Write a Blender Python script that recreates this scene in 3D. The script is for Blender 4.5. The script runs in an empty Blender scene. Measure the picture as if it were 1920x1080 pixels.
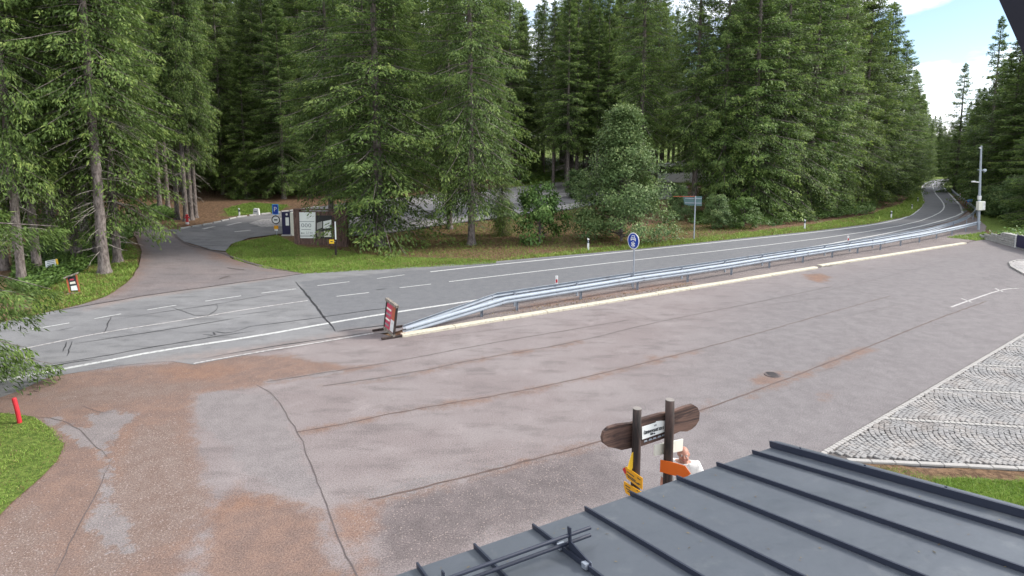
import bpy, bmesh, math, random
import numpy as np
from mathutils import Vector, Matrix, noise as mnoise
from mathutils.geometry import delaunay_2d_cdt

# ------------------------------------------------------------------ camera, sky, sun, exposure
F_PX, PITCH, HOR, CAM_H = 1070.0, math.radians(6.5), 290.0, 6.8      # photo pixels (1920 wide), metres
CX, CY = 960.0, HOR + F_PX * math.tan(PITCH)
scene = bpy.context.scene
cam_data = bpy.data.cameras.new('camera')
cam_data.sensor_width = 36.0
cam_data.lens = 36.0 * F_PX / 1920.0
cam_data.shift_y = (CY - 540.0) / 1920.0
cam_data.clip_start, cam_data.clip_end = 0.05, 3000.0
cam = bpy.data.objects.new('camera', cam_data)
cam.location = (0, 0, CAM_H)
cam.rotation_euler = (math.radians(90) - PITCH, 0, 0)
scene.collection.objects.link(cam)
scene.camera = cam

SUN_EL, SUN_AZ = math.radians(36), math.radians(84)                  # azimuth clockwise from +Y: from the right
world = bpy.data.worlds.new('World')
scene.world = world
world.use_nodes = True
wt = world.node_tree
wt.nodes.clear()
def wn(t): return wt.nodes.new(t)
sky = wn('ShaderNodeTexSky'); sky.sky_type = 'NISHITA'; sky.sun_disc = False
sky.sun_elevation, sky.sun_rotation = SUN_EL, SUN_AZ
sky.altitude = 800; sky.air_density = 1.0; sky.dust_density = 0.6; sky.ozone_density = 1.2
bg_sky = wn('ShaderNodeBackground'); bg_sky.inputs[1].default_value = 0.055
wt.links.new(sky.outputs[0], bg_sky.inputs[0])
bg_cloud = wn('ShaderNodeBackground'); bg_cloud.inputs[1].default_value = 0.98
tc = wn('ShaderNodeTexCoord')
mp = wn('ShaderNodeMapping'); mp.inputs['Scale'].default_value = (1.0, 1.0, 2.6); mp.inputs['Location'].default_value = (1.9, 0.4, -0.06)
nz = wn('ShaderNodeTexNoise'); nz.inputs['Scale'].default_value = 2.1; nz.inputs['Detail'].default_value = 7; nz.inputs['Roughness'].default_value = 0.52
rmp = wn('ShaderNodeValToRGB'); rmp.color_ramp.elements[0].position = 0.42; rmp.color_ramp.elements[1].position = 0.54
nz2 = wn('ShaderNodeTexNoise'); nz2.inputs['Scale'].default_value = 6.0; nz2.inputs['Detail'].default_value = 5
rmp2 = wn('ShaderNodeValToRGB')
rmp2.color_ramp.elements[0].color = (0.55, 0.60, 0.68, 1); rmp2.color_ramp.elements[1].color = (1, 1, 1, 1)
rmp2.color_ramp.elements[0].position = 0.38; rmp2.color_ramp.elements[1].position = 0.58
mixw = wn('ShaderNodeMixShader'); wout = wn('ShaderNodeOutputWorld')
L = wt.links.new
L(tc.outputs['Generated'], mp.inputs[0]); L(mp.outputs[0], nz.inputs[0]); L(mp.outputs[0], nz2.inputs[0])
L(nz.outputs['Fac'], rmp.inputs[0]); L(nz2.outputs['Fac'], rmp2.inputs[0]); L(rmp2.outputs[0], bg_cloud.inputs[0])
L(rmp.outputs[0], mixw.inputs[0]); L(bg_sky.outputs[0], mixw.inputs[1]); L(bg_cloud.outputs[0], mixw.inputs[2]); L(mixw.outputs[0], wout.inputs[0])

sun_data = bpy.data.lights.new('sun', 'SUN')
sun_data.energy, sun_data.angle, sun_data.color = 1.6, math.radians(10), (1.0, 0.95, 0.87)
sun = bpy.data.objects.new('sun', sun_data)
scene.collection.objects.link(sun)
sun.rotation_euler = (math.radians(90) - SUN_EL, 0, -SUN_AZ + math.pi)
sd = Vector((math.sin(SUN_AZ) * math.cos(SUN_EL), math.cos(SUN_AZ) * math.cos(SUN_EL), math.sin(SUN_EL)))
sun.rotation_euler = sd.to_track_quat('Z', 'Y').to_euler()
scene.view_settings.view_transform = 'Standard'
scene.view_settings.look = 'None'
scene.view_settings.exposure = 1.84
scene.view_settings.gamma = 1.0
scene.render.engine = 'CYCLES'
scene.cycles.max_bounces = 4
scene.cycles.diffuse_bounces = 2
scene.cycles.transparent_max_bounces = 4

# ------------------------------------------------------------------ pixel -> place helpers
def ray(x, y):
    u, v = (x - CX) / F_PX, -(y - CY) / F_PX
    return np.array([u, math.cos(PITCH) + v * math.sin(PITCH), -math.sin(PITCH) + v * math.cos(PITCH)])
def G(x, y, z=0.0):                                     # photo pixel on the level z
    d = ray(x, y); t = (z - CAM_H) / d[2]
    return Vector((d[0] * t, d[1] * t, z))
def at_y(x, y, Y):                                      # photo pixel on a thing Y metres in front
    d = ray(x, y); t = Y / d[1]
    return Vector((d[0] * t, Y, CAM_H + d[2] * t))
def plane_hit(x, y, p0, dirx):                          # photo pixel on the vertical plane through p0 along dirx -> (along, z)
    d = ray(x, y); nx, ny = -dirx[1], dirx[0]
    t = (p0[0] * nx + p0[1] * ny) / (d[0] * nx + d[1] * ny)
    q = d * t
    return ((q[0] - p0[0]) * dirx[0] + (q[1] - p0[1]) * dirx[1], CAM_H + q[2])

ROAD_FAR = [(-900, 800), (-300, 670), (107, 582), (266, 551), (480, 521), (570, 512), (700, 505), (920, 491), (1196, 467), (1380, 448), (1528, 433),
            (1639, 419), (1706, 405), (1728, 389), (1734, 378), (1728, 355.5), (1731, 344), (1746, 337.5), (1776, 335)]
road_far_xy = [G(*p).to_2d() for p in ROAD_FAR] + [Vector((230, 172))]
_near_poly = np.array([(p.x, p.y) for p in road_far_xy] + [(900, 180), (900, -900), (-900, -900)])
def inside(poly, X, Y):
    poly = np.asarray(poly); r = np.zeros(X.shape, bool); n = len(poly)
    for i in range(n):
        x1, y1 = poly[i]; x2, y2 = poly[(i + 1) % n]
        c = ((y1 > Y) != (y2 > Y)) & (X < (x2 - x1) * (Y - y1) / (y2 - y1 + 1e-12) + x1)
        r ^= c
    return r
def dist_line(poly, X, Y, closed=False):
    poly = np.asarray(poly, float); d = np.full(X.shape, 1e9); n = len(poly)
    for i in range(n if closed else n - 1):
        a, b = poly[i], poly[(i + 1) % n]; ab = b - a; l2 = ab @ ab + 1e-12
        t = np.clip(((X - a[0]) * ab[0] + (Y - a[1]) * ab[1]) / l2, 0, 1)
        d = np.minimum(d, np.hypot(X - a[0] - t * ab[0], Y - a[1] - t * ab[1]))
    return d
def sdf(poly, X, Y):                                    # metres, positive inside
    d = dist_line(poly, X, Y, True)
    return np.where(inside(poly, X, Y), d, -d)
def terrain(X, Y):
    X = np.asarray(X, float); Y = np.asarray(Y, float)
    d = dist_line([(p.x, p.y) for p in road_far_xy], X, Y)
    s = np.where(inside(_near_poly, X, Y), 0, d)
    a = np.maximum(s - 3, 0)
    h = 0.05 * np.minimum(a, 6) ** 2 / 12 + 0.05 * np.maximum(a - 6, 0)
    h = h + 0.09 * np.maximum(s - 42, 0)
    h = np.where(h > 14, 14 + (h - 14) * 0.25, h)
    bump = 0.10 * np.sin(X * 0.41 + 1.3) * np.sin(Y * 0.33) * np.clip(s / 10, 0, 1)
    return h + bump
def P(x, y):                                            # photo pixel on the terrain
    d = ray(x, y)
    ts = np.concatenate([np.arange(4, 60, 0.25), np.arange(60, 400, 0.75)])
    z = CAM_H + d[2] * ts; h = terrain(d[0] * ts, d[1] * ts)
    k = np.argmax(z <= h)
    if z[k] > h[k]: k = len(ts) - 1
    lo, hi = ts[max(k - 1, 0)], ts[k]
    for _ in range(18):
        m = (lo + hi) / 2
        if CAM_H + d[2] * m <= float(terrain(d[0] * m, d[1] * m)): hi = m
        else: lo = m
    return Vector((d[0] * hi, d[1] * hi, float(terrain(d[0] * hi, d[1] * hi))))
def px_height(pt, ypix):                                # height above pt of the photo row ypix, straight above pt
    lo, hi = -5.0, 80.0
    for _ in range(40):
        m = (lo + hi) / 2; rel = np.array([pt[0], pt[1], pt[2] + m - CAM_H])
        fwd = rel[1] * math.cos(PITCH) - rel[2] * math.sin(PITCH); up = rel[1] * math.sin(PITCH) + rel[2] * math.cos(PITCH)
        yy = CY - F_PX * up / fwd
        if yy > ypix: lo = m
        else: hi = m
    return lo
def project(pt):
    rel = (pt[0], pt[1], pt[2] - CAM_H)
    fwd = rel[1] * math.cos(PITCH) - rel[2] * math.sin(PITCH); up = rel[1] * math.sin(PITCH) + rel[2] * math.cos(PITCH)
    return (CX + F_PX * rel[0] / fwd, CY - F_PX * up / fwd)

# ------------------------------------------------------------------ materials
def new_mat(name):
    m = bpy.data.materials.new(name); m.use_nodes = True; nt = m.node_tree; nt.nodes.clear()
    out = nt.nodes.new('ShaderNodeOutputMaterial'); b = nt.nodes.new('ShaderNodeBsdfPrincipled')
    nt.links.new(b.outputs[0], out.inputs[0])
    return m, nt, b
class N:
    """tiny node wrapper: values are sockets, numbers or colours"""
    def __init__(s, nt):
        s.nt = nt; s.geo = nt.nodes.new('ShaderNodeNewGeometry'); s.pos = s.geo.outputs['Position']
    def set(s, sock, v):
        if hasattr(v, 'is_linked'): s.nt.links.new(v, sock)
        else:
            if isinstance(v, (tuple, list)) and len(v) == 3 and sock.type == 'RGBA': v = (*v, 1)
            sock.default_value = v
    def noise(s, scale, detail=2, rough=0.5, vec=None, dist=0.0):
        n = s.nt.nodes.new('ShaderNodeTexNoise'); n.inputs['Scale'].default_value = scale
        n.inputs['Detail'].default_value = detail; n.inputs['Roughness'].default_value = rough; n.inputs['Distortion'].default_value = dist
        s.nt.links.new(vec or s.pos, n.inputs['Vector']); return n.outputs['Fac']
    def voronoi(s, scale, feature='F1', vec=None, out='Distance'):
        n = s.nt.nodes.new('ShaderNodeTexVoronoi'); n.inputs['Scale'].default_value = scale; n.feature = feature
        s.nt.links.new(vec or s.pos, n.inputs['Vector']); return n.outputs[out]
    def attr(s, name):
        n = s.nt.nodes.new('ShaderNodeAttribute'); n.attribute_name = name; return n.outputs['Fac']
    def objrand(s): return s.nt.nodes.new('ShaderNodeObjectInfo').outputs['Random']
    def math(s, op, a, b=0.0, c=0.0, clamp=False):
        n = s.nt.nodes.new('ShaderNodeMath'); n.operation = op; n.use_clamp = clamp
        for i, v in enumerate((a, b, c)): s.set(n.inputs[i], v)
        return n.outputs[0]
    def ramp(s, v, lo, hi, a=0.0, b=1.0):
        n = s.nt.nodes.new('ShaderNodeMapRange'); n.interpolation_type = 'SMOOTHSTEP'
        s.set(n.inputs[0], v)
        for i, q in enumerate((lo, hi, a, b)): n.inputs[i + 1].default_value = q
        return n.outputs[0]
    def mix(s, f, a, b, mode='MIX'):
        n = s.nt.nodes.new('ShaderNodeMix'); n.data_type = 'RGBA'; n.blend_type = mode
        s.set(n.inputs[0], f); s.set(n.inputs[6], a); s.set(n.inputs[7], b); return n.outputs[2]
    def scale(s, vec, k):
        n = s.nt.nodes.new('ShaderNodeMapping'); n.inputs['Scale'].default_value = k; s.nt.links.new(vec, n.inputs[0]); return n.outputs[0]
    def objco(s): return s.nt.nodes.new('ShaderNodeTexCoord').outputs['Object']
    def bump(s, h, strength, dist=0.02):
        n = s.nt.nodes.new('ShaderNodeBump'); n.inputs['Strength'].default_value = strength; n.inputs['Distance'].default_value = dist
        s.set(n.inputs['Height'], h); return n.outputs[0]
    def grey(s, v):
        n = s.nt.nodes.new('ShaderNodeCombineColor')
        for i in range(3): s.set(n.inputs[i], v)
        return n.outputs[0]

def simple(name, col, rough=0.6, metal=0.0, var=0.15, scale=6.0, bump=0.0, spec=0.4, dirt=None):
    m, nt, b = new_mat(name); n = N(nt); v = n.objco()
    nn = n.noise(scale, 4, 0.6, v)
    c = n.mix(nn, tuple(x * (1 - var) for x in col), tuple(min(1, x * (1 + var)) for x in col))
    if dirt:
        c = n.mix(n.ramp(n.noise(scale * 0.7, 5, 0.65, v), 0.5, 0.72, 0, 0.8), c, dirt)
    n.set(b.inputs['Base Color'], c); b.inputs['Roughness'].default_value = rough; b.inputs['Metallic'].default_value = metal
    b.inputs['Specular IOR Level'].default_value = spec
    if bump: n.set(b.inputs['Normal'], n.bump(n.noise(scale * 4, 4, 0.6, v), bump))
    return m
M = {}
def wood(name, dark, light, ring=8.0, sc=(1, 1, 0.12)):
    m, nt, b = new_mat(name); n = N(nt); v = n.scale(n.objco(), sc)
    w = n.noise(ring, 6, 0.65, v, 1.2)
    c = n.mix(n.ramp(w, 0.38, 0.62), dark, light)
    c = n.mix(n.ramp(n.noise(ring * 4, 3, 0.6, v), 0.55, 0.75, 0, 0.6), c, tuple(x * 0.4 for x in dark))
    n.set(b.inputs['Base Color'], c); b.inputs['Roughness'].default_value = 0.8
    n.set(b.inputs['Normal'], n.bump(w, 0.5)); return m

# asphalt with optional masks stored on the mesh (signed distances in metres)
def asphalt(name, c1, c2, masks=(), speck=0.45, grain=28.0):
    m, nt, b = new_mat(name); n = N(nt)
    base = n.mix(n.ramp(n.noise(0.35, 4, 0.6), 0.35, 0.65), c1, c2)
    streak = n.noise(1.2, 5, 0.62, n.scale(n.pos, (0.55, 1.5, 1)))
    base = n.mix(n.ramp(streak, 0.45, 0.72, 0, 0.7), base, tuple(x * 0.6 for x in c1))
    base = n.mix(n.ramp(n.noise(0.9, 6, 0.7), 0.52, 0.72, 0, 0.5), base, tuple(min(1, x * 1.3) for x in c2))
    wob = n.math('SUBTRACT', n.math('ADD', n.math('MULTIPLY', n.noise(0.9, 6, 0.72), 1.3), n.math('MULTIPLY', n.noise(5.0, 6, 0.8), 0.7)), 1.0)
    bumpsrc = None
    for attr, col, col2, amt, lo, hi in masks:
        k = n.ramp(n.math('ADD', n.attr(attr), wob), lo, hi, 0, amt)
        dc = n.mix(n.ramp(n.noise(2.2, 6, 0.7), 0.35, 0.65), col, col2)
        base = n.mix(k, base, dc)
    g1 = n.noise(grain, 5, 0.85); g2 = n.voronoi(grain * 0.55)
    base = n.mix(n.ramp(g1, 0.38, 0.62, 0, 1), n.mix(speck, base, (0.02, 0.018, 0.02)), n.mix(speck * 0.4, base, n.mix(0.45, base, (0.62, 0.56, 0.54))))
    base = n.mix(n.ramp(g2, 0.08, 0.18, speck * 0.45, 0), base, (0.46, 0.42, 0.41))
    n.set(b.inputs['Base Color'], base); b.inputs['Roughness'].default_value = 0.88; b.inputs['Specular IOR Level'].default_value = 0.25
    n.set(b.inputs['Normal'], n.bump(g1, 0.35, 0.012)); return m
M['lot'] = asphalt('lot_asphalt', (0.198, 0.163, 0.160), (0.236, 0.204, 0.200), masks=[
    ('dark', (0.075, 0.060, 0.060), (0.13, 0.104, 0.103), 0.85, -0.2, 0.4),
    ('blue', (0.122, 0.113, 0.118), (0.168, 0.157, 0.161), 0.8, -2.0, 4.0),
    ('dirt', (0.200, 0.112, 0.075), (0.140, 0.080, 0.057), 0.86, -0.20, 0.25),
    ('gravel', (0.140, 0.090, 0.070), (0.190, 0.138, 0.116), 0.85, -0.25, 0.35),
    ('orange', (0.225, 0.118, 0.072), (0.170, 0.090, 0.058), 0.8, -0.25, 0.35),
    ('worn', (0.215, 0.192, 0.190), (0.172, 0.152, 0.152), 0.92, -0.05, 0.07)], speck=0.50, grain=34)
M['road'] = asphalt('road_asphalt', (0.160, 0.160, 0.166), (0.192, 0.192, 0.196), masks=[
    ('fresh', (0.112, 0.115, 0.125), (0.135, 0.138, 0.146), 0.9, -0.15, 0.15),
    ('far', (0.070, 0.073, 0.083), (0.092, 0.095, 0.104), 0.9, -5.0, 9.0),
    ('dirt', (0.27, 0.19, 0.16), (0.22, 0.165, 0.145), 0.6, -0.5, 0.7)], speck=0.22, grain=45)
M['track'] = asphalt('track_asphalt', (0.185, 0.155, 0.152), (0.150, 0.132, 0.133), masks=[
    ('dirt', (0.22, 0.12, 0.075), (0.15, 0.085, 0.055), 0.9, -0.7, 0.9)], speck=0.3, grain=18)
M['lane'] = asphalt('lane_asphalt', (0.145, 0.142, 0.146), (0.185, 0.180, 0.184), speck=0.25, grain=18)
M['setts'] = asphalt('far_setts', (0.38, 0.36, 0.35), (0.30, 0.29, 0.285), speck=0.5, grain=7)
M['verge'] = asphalt('gravel_verge', (0.21, 0.175, 0.165), (0.155, 0.125, 0.12), masks=[
    ('dirt', (0.26, 0.14, 0.085), (0.17, 0.09, 0.06), 0.8, -0.3, 0.4)], speck=0.55, grain=30)
def paint(name, col, worn, thr=0.62):
    m, nt, b = new_mat(name); n = N(nt)
    k = n.ramp(n.noise(9, 6, 0.75), thr, thr + 0.12, 0, 0.85)
    n.set(b.inputs['Base Color'], n.mix(k, n.mix(n.noise(2, 4), tuple(x * 0.85 for x in col), col), worn)); b.inputs['Roughness'].default_value = 0.7
    return m
M['paint'] = paint('white_road_paint', (0.50, 0.50, 0.49), (0.23, 0.225, 0.225), 0.49)
M['paint_worn'] = paint('worn_white_paint', (0.45, 0.43, 0.42), (0.21, 0.19, 0.185), 0.45)
M['kerb'] = paint('cream_kerb_paint', (0.52, 0.475, 0.37), (0.28, 0.25, 0.21), 0.50)
M['tar'] = simple('black_tar_seal', (0.022, 0.021, 0.024), 0.6, var=0.4, scale=3)
M['crack'] = simple('dirty_crack', (0.090, 0.072, 0.070), 0.9, var=0.5, scale=3)
M['crack_red'] = simple('reddish_joint', (0.095, 0.066, 0.058), 0.9, var=0.5, scale=3)
def ground_mat():
    m, nt, b = new_mat('forest_ground'); n = N(nt)
    wob = n.math('MULTIPLY', n.math('SUBTRACT', n.math('ADD', n.noise(0.5, 6, 0.7), n.math('MULTIPLY', n.noise(4, 4, 0.7), 0.4)), 0.7), 3.2)
    brown = n.mix(n.ramp(n.noise(5, 6, 0.75), 0.35, 0.65), (0.070, 0.043, 0.027), (0.205, 0.128, 0.078))
    green = n.mix(n.ramp(n.noise(7, 6, 0.75), 0.35, 0.65), (0.045, 0.085, 0.015), (0.15, 0.21, 0.045))
    k = n.ramp(n.math('ADD', n.attr('green'), wob), -0.6, 0.6, 0, 0.9)
    c = n.mix(k, brown, green)
    n.set(b.inputs['Base Color'], c); b.inputs['Roughness'].default_value = 0.95; b.inputs['Specular IOR Level'].default_value = 0.1
    n.set(b.inputs['Normal'], n.bump(n.noise(14, 5, 0.75), 0.9, 0.06)); return m
M['ground'] = ground_mat()

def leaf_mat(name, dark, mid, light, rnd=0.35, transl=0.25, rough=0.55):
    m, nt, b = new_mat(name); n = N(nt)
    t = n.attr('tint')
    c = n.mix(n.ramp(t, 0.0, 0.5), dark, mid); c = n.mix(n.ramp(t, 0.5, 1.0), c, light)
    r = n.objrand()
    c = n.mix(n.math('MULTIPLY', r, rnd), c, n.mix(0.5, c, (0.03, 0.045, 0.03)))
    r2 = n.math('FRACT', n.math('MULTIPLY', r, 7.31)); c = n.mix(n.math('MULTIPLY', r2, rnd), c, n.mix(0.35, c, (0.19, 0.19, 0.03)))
    n.set(b.inputs['Base Color'], c); b.inputs['Roughness'].default_value = rough; b.inputs['Specular IOR Level'].default_value = 0.3
    tr = nt.nodes.new('ShaderNodeBsdfTranslucent'); n.set(tr.inputs[0], c)
    mx = nt.nodes.new('ShaderNodeMixShader'); mx.inputs[0].default_value = transl
    out = [x for x in nt.nodes if x.type == 'OUTPUT_MATERIAL'][0]
    nt.links.new(b.outputs[0], mx.inputs[1]); nt.links.new(tr.outputs[0], mx.inputs[2]); nt.links.new(mx.outputs[0], out.inputs[0])
    return m
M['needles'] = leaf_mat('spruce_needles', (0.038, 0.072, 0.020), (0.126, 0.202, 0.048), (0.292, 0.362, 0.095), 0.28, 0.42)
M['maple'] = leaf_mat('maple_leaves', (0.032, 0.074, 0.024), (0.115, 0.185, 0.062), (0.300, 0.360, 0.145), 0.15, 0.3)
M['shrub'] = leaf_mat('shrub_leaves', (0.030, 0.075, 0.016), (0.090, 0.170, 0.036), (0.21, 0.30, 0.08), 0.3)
M['grass'] = leaf_mat('grass_blades', (0.070, 0.125, 0.020), (0.165, 0.275, 0.042), (0.33, 0.40, 0.10), 0.0, 0.3)
M['drygrass'] = leaf_mat('dry_grass_blades', (0.08, 0.06, 0.025), (0.20, 0.13, 0.06), (0.30, 0.24, 0.10), 0.0, 0.3)
def bark(name, a, b_):
    m, nt, b = new_mat(name); n = N(nt); v = n.scale(n.objco(), (1, 1, 0.35))
    w = n.noise(9, 6, 0.7, v)
    c = n.mix(n.ramp(w, 0.35, 0.65), a, b_); c = n.mix(n.ramp(n.noise(1.1, 4, 0.6), 0.55, 0.7, 0, 0.35), c, (0.11, 0.12, 0.08))
    n.set(b.inputs['Base Color'], c); b.inputs['Roughness'].default_value = 0.9
    n.set(b.inputs['Normal'], n.bump(w, 0.8, 0.04)); return m
M['bark'] = bark('spruce_bark', (0.065, 0.05, 0.045), (0.20, 0.17, 0.155))
M['deadwood'] = bark('dead_twigs', (0.13, 0.11, 0.10), (0.30, 0.27, 0.24))
M['galv'] = simple('galvanised_steel', (0.31, 0.345, 0.39), 0.65, 0.05, 0.2, 3.0, dirt=(0.22, 0.23, 0.25))
M['galv_dark'] = simple('galvanised_post', (0.30, 0.33, 0.38), 0.5, 0.5, 0.12, 4.0)
M['white'] = simple('white_plastic', (0.66, 0.66, 0.65), 0.5, dirt=(0.42, 0.40, 0.37))
M['black'] = simple('black_plastic', (0.02, 0.02, 0.022), 0.5)
M['red'] = simple('red_paint', (0.45, 0.02, 0.03), 0.5, var=0.2)
M['redboard'] = simple('faded_red_board', (0.46, 0.045, 0.09), 0.6, var=0.35, scale=5, dirt=(0.55, 0.22, 0.24))
M['orange'] = simple('orange_sign', (0.56, 0.11, 0.010), 0.5, var=0.1)
M['rust'] = simple('rust_board', (0.40, 0.10, 0.05), 0.7, var=0.3)
M['yellow'] = simple('yellow_sign', (0.62, 0.29, 0.010), 0.5, var=0.1)
M['yellow_light'] = simple('bright_yellow_sign', (0.85, 0.52, 0.03), 0.5, var=0.1)
M['blue'] = simple('blue_sign', (0.012, 0.045, 0.30), 0.4, var=0.15)
M['lightblue'] = simple('light_blue_sign', (0.05, 0.30, 0.72), 0.4)
M['navy'] = simple('navy_panel', (0.018, 0.016, 0.06), 0.45)
M['teal'] = simple('teal_sign_back', (0.10, 0.17, 0.17), 0.5, 0.3)
M['ink'] = simple('dark_ink', (0.03, 0.035, 0.04), 0.7)
M['greyink'] = simple('grey_ink', (0.22, 0.24, 0.25), 0.7)
M['paper'] = simple('white_board', (0.74, 0.76, 0.74), 0.5, var=0.05)
M['cream'] = simple('cream_board', (0.70, 0.69, 0.60), 0.6, var=0.1)
M['log'] = wood('dark_log', (0.010, 0.0065, 0.006), (0.048, 0.028, 0.023), 9)
M['plank'] = wood('weathered_plank', (0.026, 0.013, 0.011), (0.115, 0.064, 0.048), 6, (.16, .16, 1.6))
M['logend'] = simple('cut_log_end', (0.20, 0.18, 0.165), 0.8, var=0.3, scale=12)
M['brownwood'] = wood('brown_shingle', (0.05, 0.028, 0.024), (0.16, 0.095, 0.075), 10)
M['greywood'] = wood('grey_wood', (0.10, 0.085, 0.07), (0.30, 0.26, 0.22), 8)
M['pebble'] = simple('loose_pebbles', (0.24, 0.195, 0.18), 0.9, var=0.6, scale=9)
M['stone'] = simple('grey_stone', (0.36, 0.35, 0.335), 0.9, var=0.35, scale=5, bump=0.5)
def roof_mat():
    m, nt, b = new_mat('anthracite_sheet_metal'); n = N(nt)
    c = n.mix(n.noise(0.8, 4, 0.6), (0.064, 0.074, 0.090), (0.082, 0.092, 0.108))
    c = n.mix(n.ramp(n.noise(2.6, 6, 0.7), 0.56, 0.74, 0, 0.5), c, (0.14, 0.15, 0.155))
    c = n.mix(n.ramp(n.voronoi(9.0), 0.012, 0.02, 0.8, 0), c, (0.5, 0.5, 0.5))
    n.set(b.inputs['Base Color'], c); b.inputs['Roughness'].default_value = 0.48; b.inputs['Specular IOR Level'].default_value = 0.5
    n.set(b.inputs['Roughness'], n.ramp(n.noise(1.7, 5, 0.7), 0.3, 0.7, 0.36, 0.56))
    c = n.mix(n.ramp(n.noise(5.0, 6, 0.75, n.scale(n.pos, (1.0, .35, .35))), 0.58, 0.75, 0, 0.35), c, (0.15, 0.155, 0.16))
    n.set(b.inputs['Base Color'], c)
    n.set(b.inputs['Normal'], n.bump(n.noise(2.2, 3), 0.30, 0.06)); return m
M['roof'] = roof_mat()
M['seam'] = simple('seam_metal', (0.022, 0.027, 0.045), 0.45, var=0.1)
M['plaster'] = simple('plaster', (0.55, 0.52, 0.46), 0.9, bump=0.3)
M['cobble'] = None
def cobble_mat():
    m, nt, b = new_mat('granite_setts'); n = N(nt)
    t = n.attr('tint')
    c = n.mix(n.ramp(n.noise(40, 3, 0.7), 0.35, 0.65), (0.125, 0.120, 0.119), (0.200, 0.193, 0.190))
    c = n.mix(n.ramp(n.noise(1.3, 3, 0.6), 0.4, 0.7, 0, 0.4), c, (0.40, 0.35, 0.31))
    v = n.ramp(n.voronoi(9.0, out='Color'), 0.1, 0.9, 0, 0.6); c = n.mix(v, c, (0.285, 0.277, 0.272))
    c = n.mix(n.ramp(n.noise(0.7, 5, 0.7), 0.52, 0.68, 0, 0.55), c, (0.15, 0.125, 0.11))
    n.set(b.inputs['Base Color'], c); b.inputs['Roughness'].default_value = 0.8; return m
M['cobble'] = cobble_mat()
M['palesett'] = simple('pale_setts', (0.30, 0.285, 0.27), 0.85, var=0.15, scale=20, bump=0.2)
M['joint'] = simple('sandy_joint', (0.085, 0.074, 0.070), 0.95, var=0.4, scale=8, bump=0.4)
M['skin'] = simple('skin', (0.36, 0.175, 0.125), 0.5, var=0.08, scale=14)
M['hair'] = simple('grey_hair', (0.30, 0.28, 0.26), 0.8, var=0.3, scale=30)
M['shirt'] = simple('white_shirt', (0.60, 0.59, 0.57), 0.85, var=0.06, scale=9, bump=0.5)
M['trousers'] = simple('beige_trousers', (0.33, 0.28, 0.22), 0.85, var=0.1)
M['shoe'] = simple('dark_shoe', (0.05, 0.04, 0.035), 0.6)
M['glass'] = simple('dark_glass', (0.02, 0.025, 0.03), 0.12, spec=0.6)
M['carwhite'] = simple('white_car_paint', (0.80, 0.80, 0.80), 0.3, var=0.03)
M['rubber'] = simple('rubber', (0.02, 0.02, 0.02), 0.8)

# ------------------------------------------------------------------ mesh helpers
COL = scene.collection
def link(name, me, mat=None, parent=None, loc=None):
    o = bpy.data.objects.new(name, me); COL.objects.link(o)
    if mat is not None and me is not None and len(me.materials) == 0: me.materials.append(mat)
    if parent is not None: o.parent = parent
    if loc is not None: o.location = loc
    return o
def tag(o, label=None, cat=None, group=None, kind=None):
    if label: o['label'] = label
    if cat: o['category'] = cat
    if group: o['group'] = group
    if kind: o['kind'] = kind
    return o
def empty(name, loc, label, cat, group=None, rz=0.0):
    o = bpy.data.objects.new(name, None); COL.objects.link(o); o.location = loc; o.rotation_euler = (0, 0, rz); o.empty_display_size = 0.3
    return tag(o, label, cat, group)
def mesh_of(verts, faces, name='mesh', smooth=False):
    me = bpy.data.meshes.new(name); me.from_pydata([tuple(v) for v in verts], [], [tuple(f) for f in faces]); me.update()
    if smooth: me.polygons.foreach_set('use_smooth', [True] * len(me.polygons))
    return me
def bm_mesh(bm, name='mesh', smooth=False):
    bmesh.ops.recalc_face_normals(bm, faces=bm.faces)
    me = bpy.data.meshes.new(name); bm.to_mesh(me); bm.free()
    if smooth: me.polygons.foreach_set('use_smooth', [True] * len(me.polygons))
    return me
def box(sx, sy, sz, c=(0, 0, 0), bev=0.0, rot=None):
    bm = bmesh.new(); bmesh.ops.create_cube(bm, size=1.0)
    for v in bm.verts: v.co = Vector((v.co.x * sx, v.co.y * sy, v.co.z * sz))
    if bev: bmesh.ops.bevel(bm, geom=bm.edges[:], offset=bev, segments=1, affect='EDGES')
    if rot is not None:
        for v in bm.verts: v.co = rot @ v.co
    for v in bm.verts: v.co += Vector(c)
    return bm
def join_bm(*bms):
    out = bmesh.new()
    for b in bms:
        me = bpy.data.meshes.new('tmp'); b.to_mesh(me); b.free(); out.from_mesh(me); bpy.data.meshes.remove(me)
    return out
def tube_bm(pts, radii, sides=8, caps=True):
    """tapered tube through points"""
    bm = bmesh.new(); rings = []
    pts = [Vector(p) for p in pts]
    if not hasattr(radii, '__len__'): radii = [radii] * len(pts)
    up = Vector((0, 0, 1))
    for i, p in enumerate(pts):
        t = (pts[min(i + 1, len(pts) - 1)] - pts[max(i - 1, 0)]).normalized()
        a = t.cross(up if abs(t.z) < 0.8 else Vector((0, 1, 0)))
        a.normalize(); b = t.cross(a).normalized()
        rings.append([bm.verts.new(p + (a * math.cos(q) + b * math.sin(q)) * radii[i]) for q in [2 * math.pi * k / sides for k in range(sides)]])
    for r0, r1 in zip(rings, rings[1:]):
        for k in range(sides): bm.faces.new((r0[k], r0[(k + 1) % sides], r1[(k + 1) % sides], r1[k]))
    if caps: bm.faces.new(rings[0]); bm.faces.new(rings[-1][::-1])
    return bm
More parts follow.
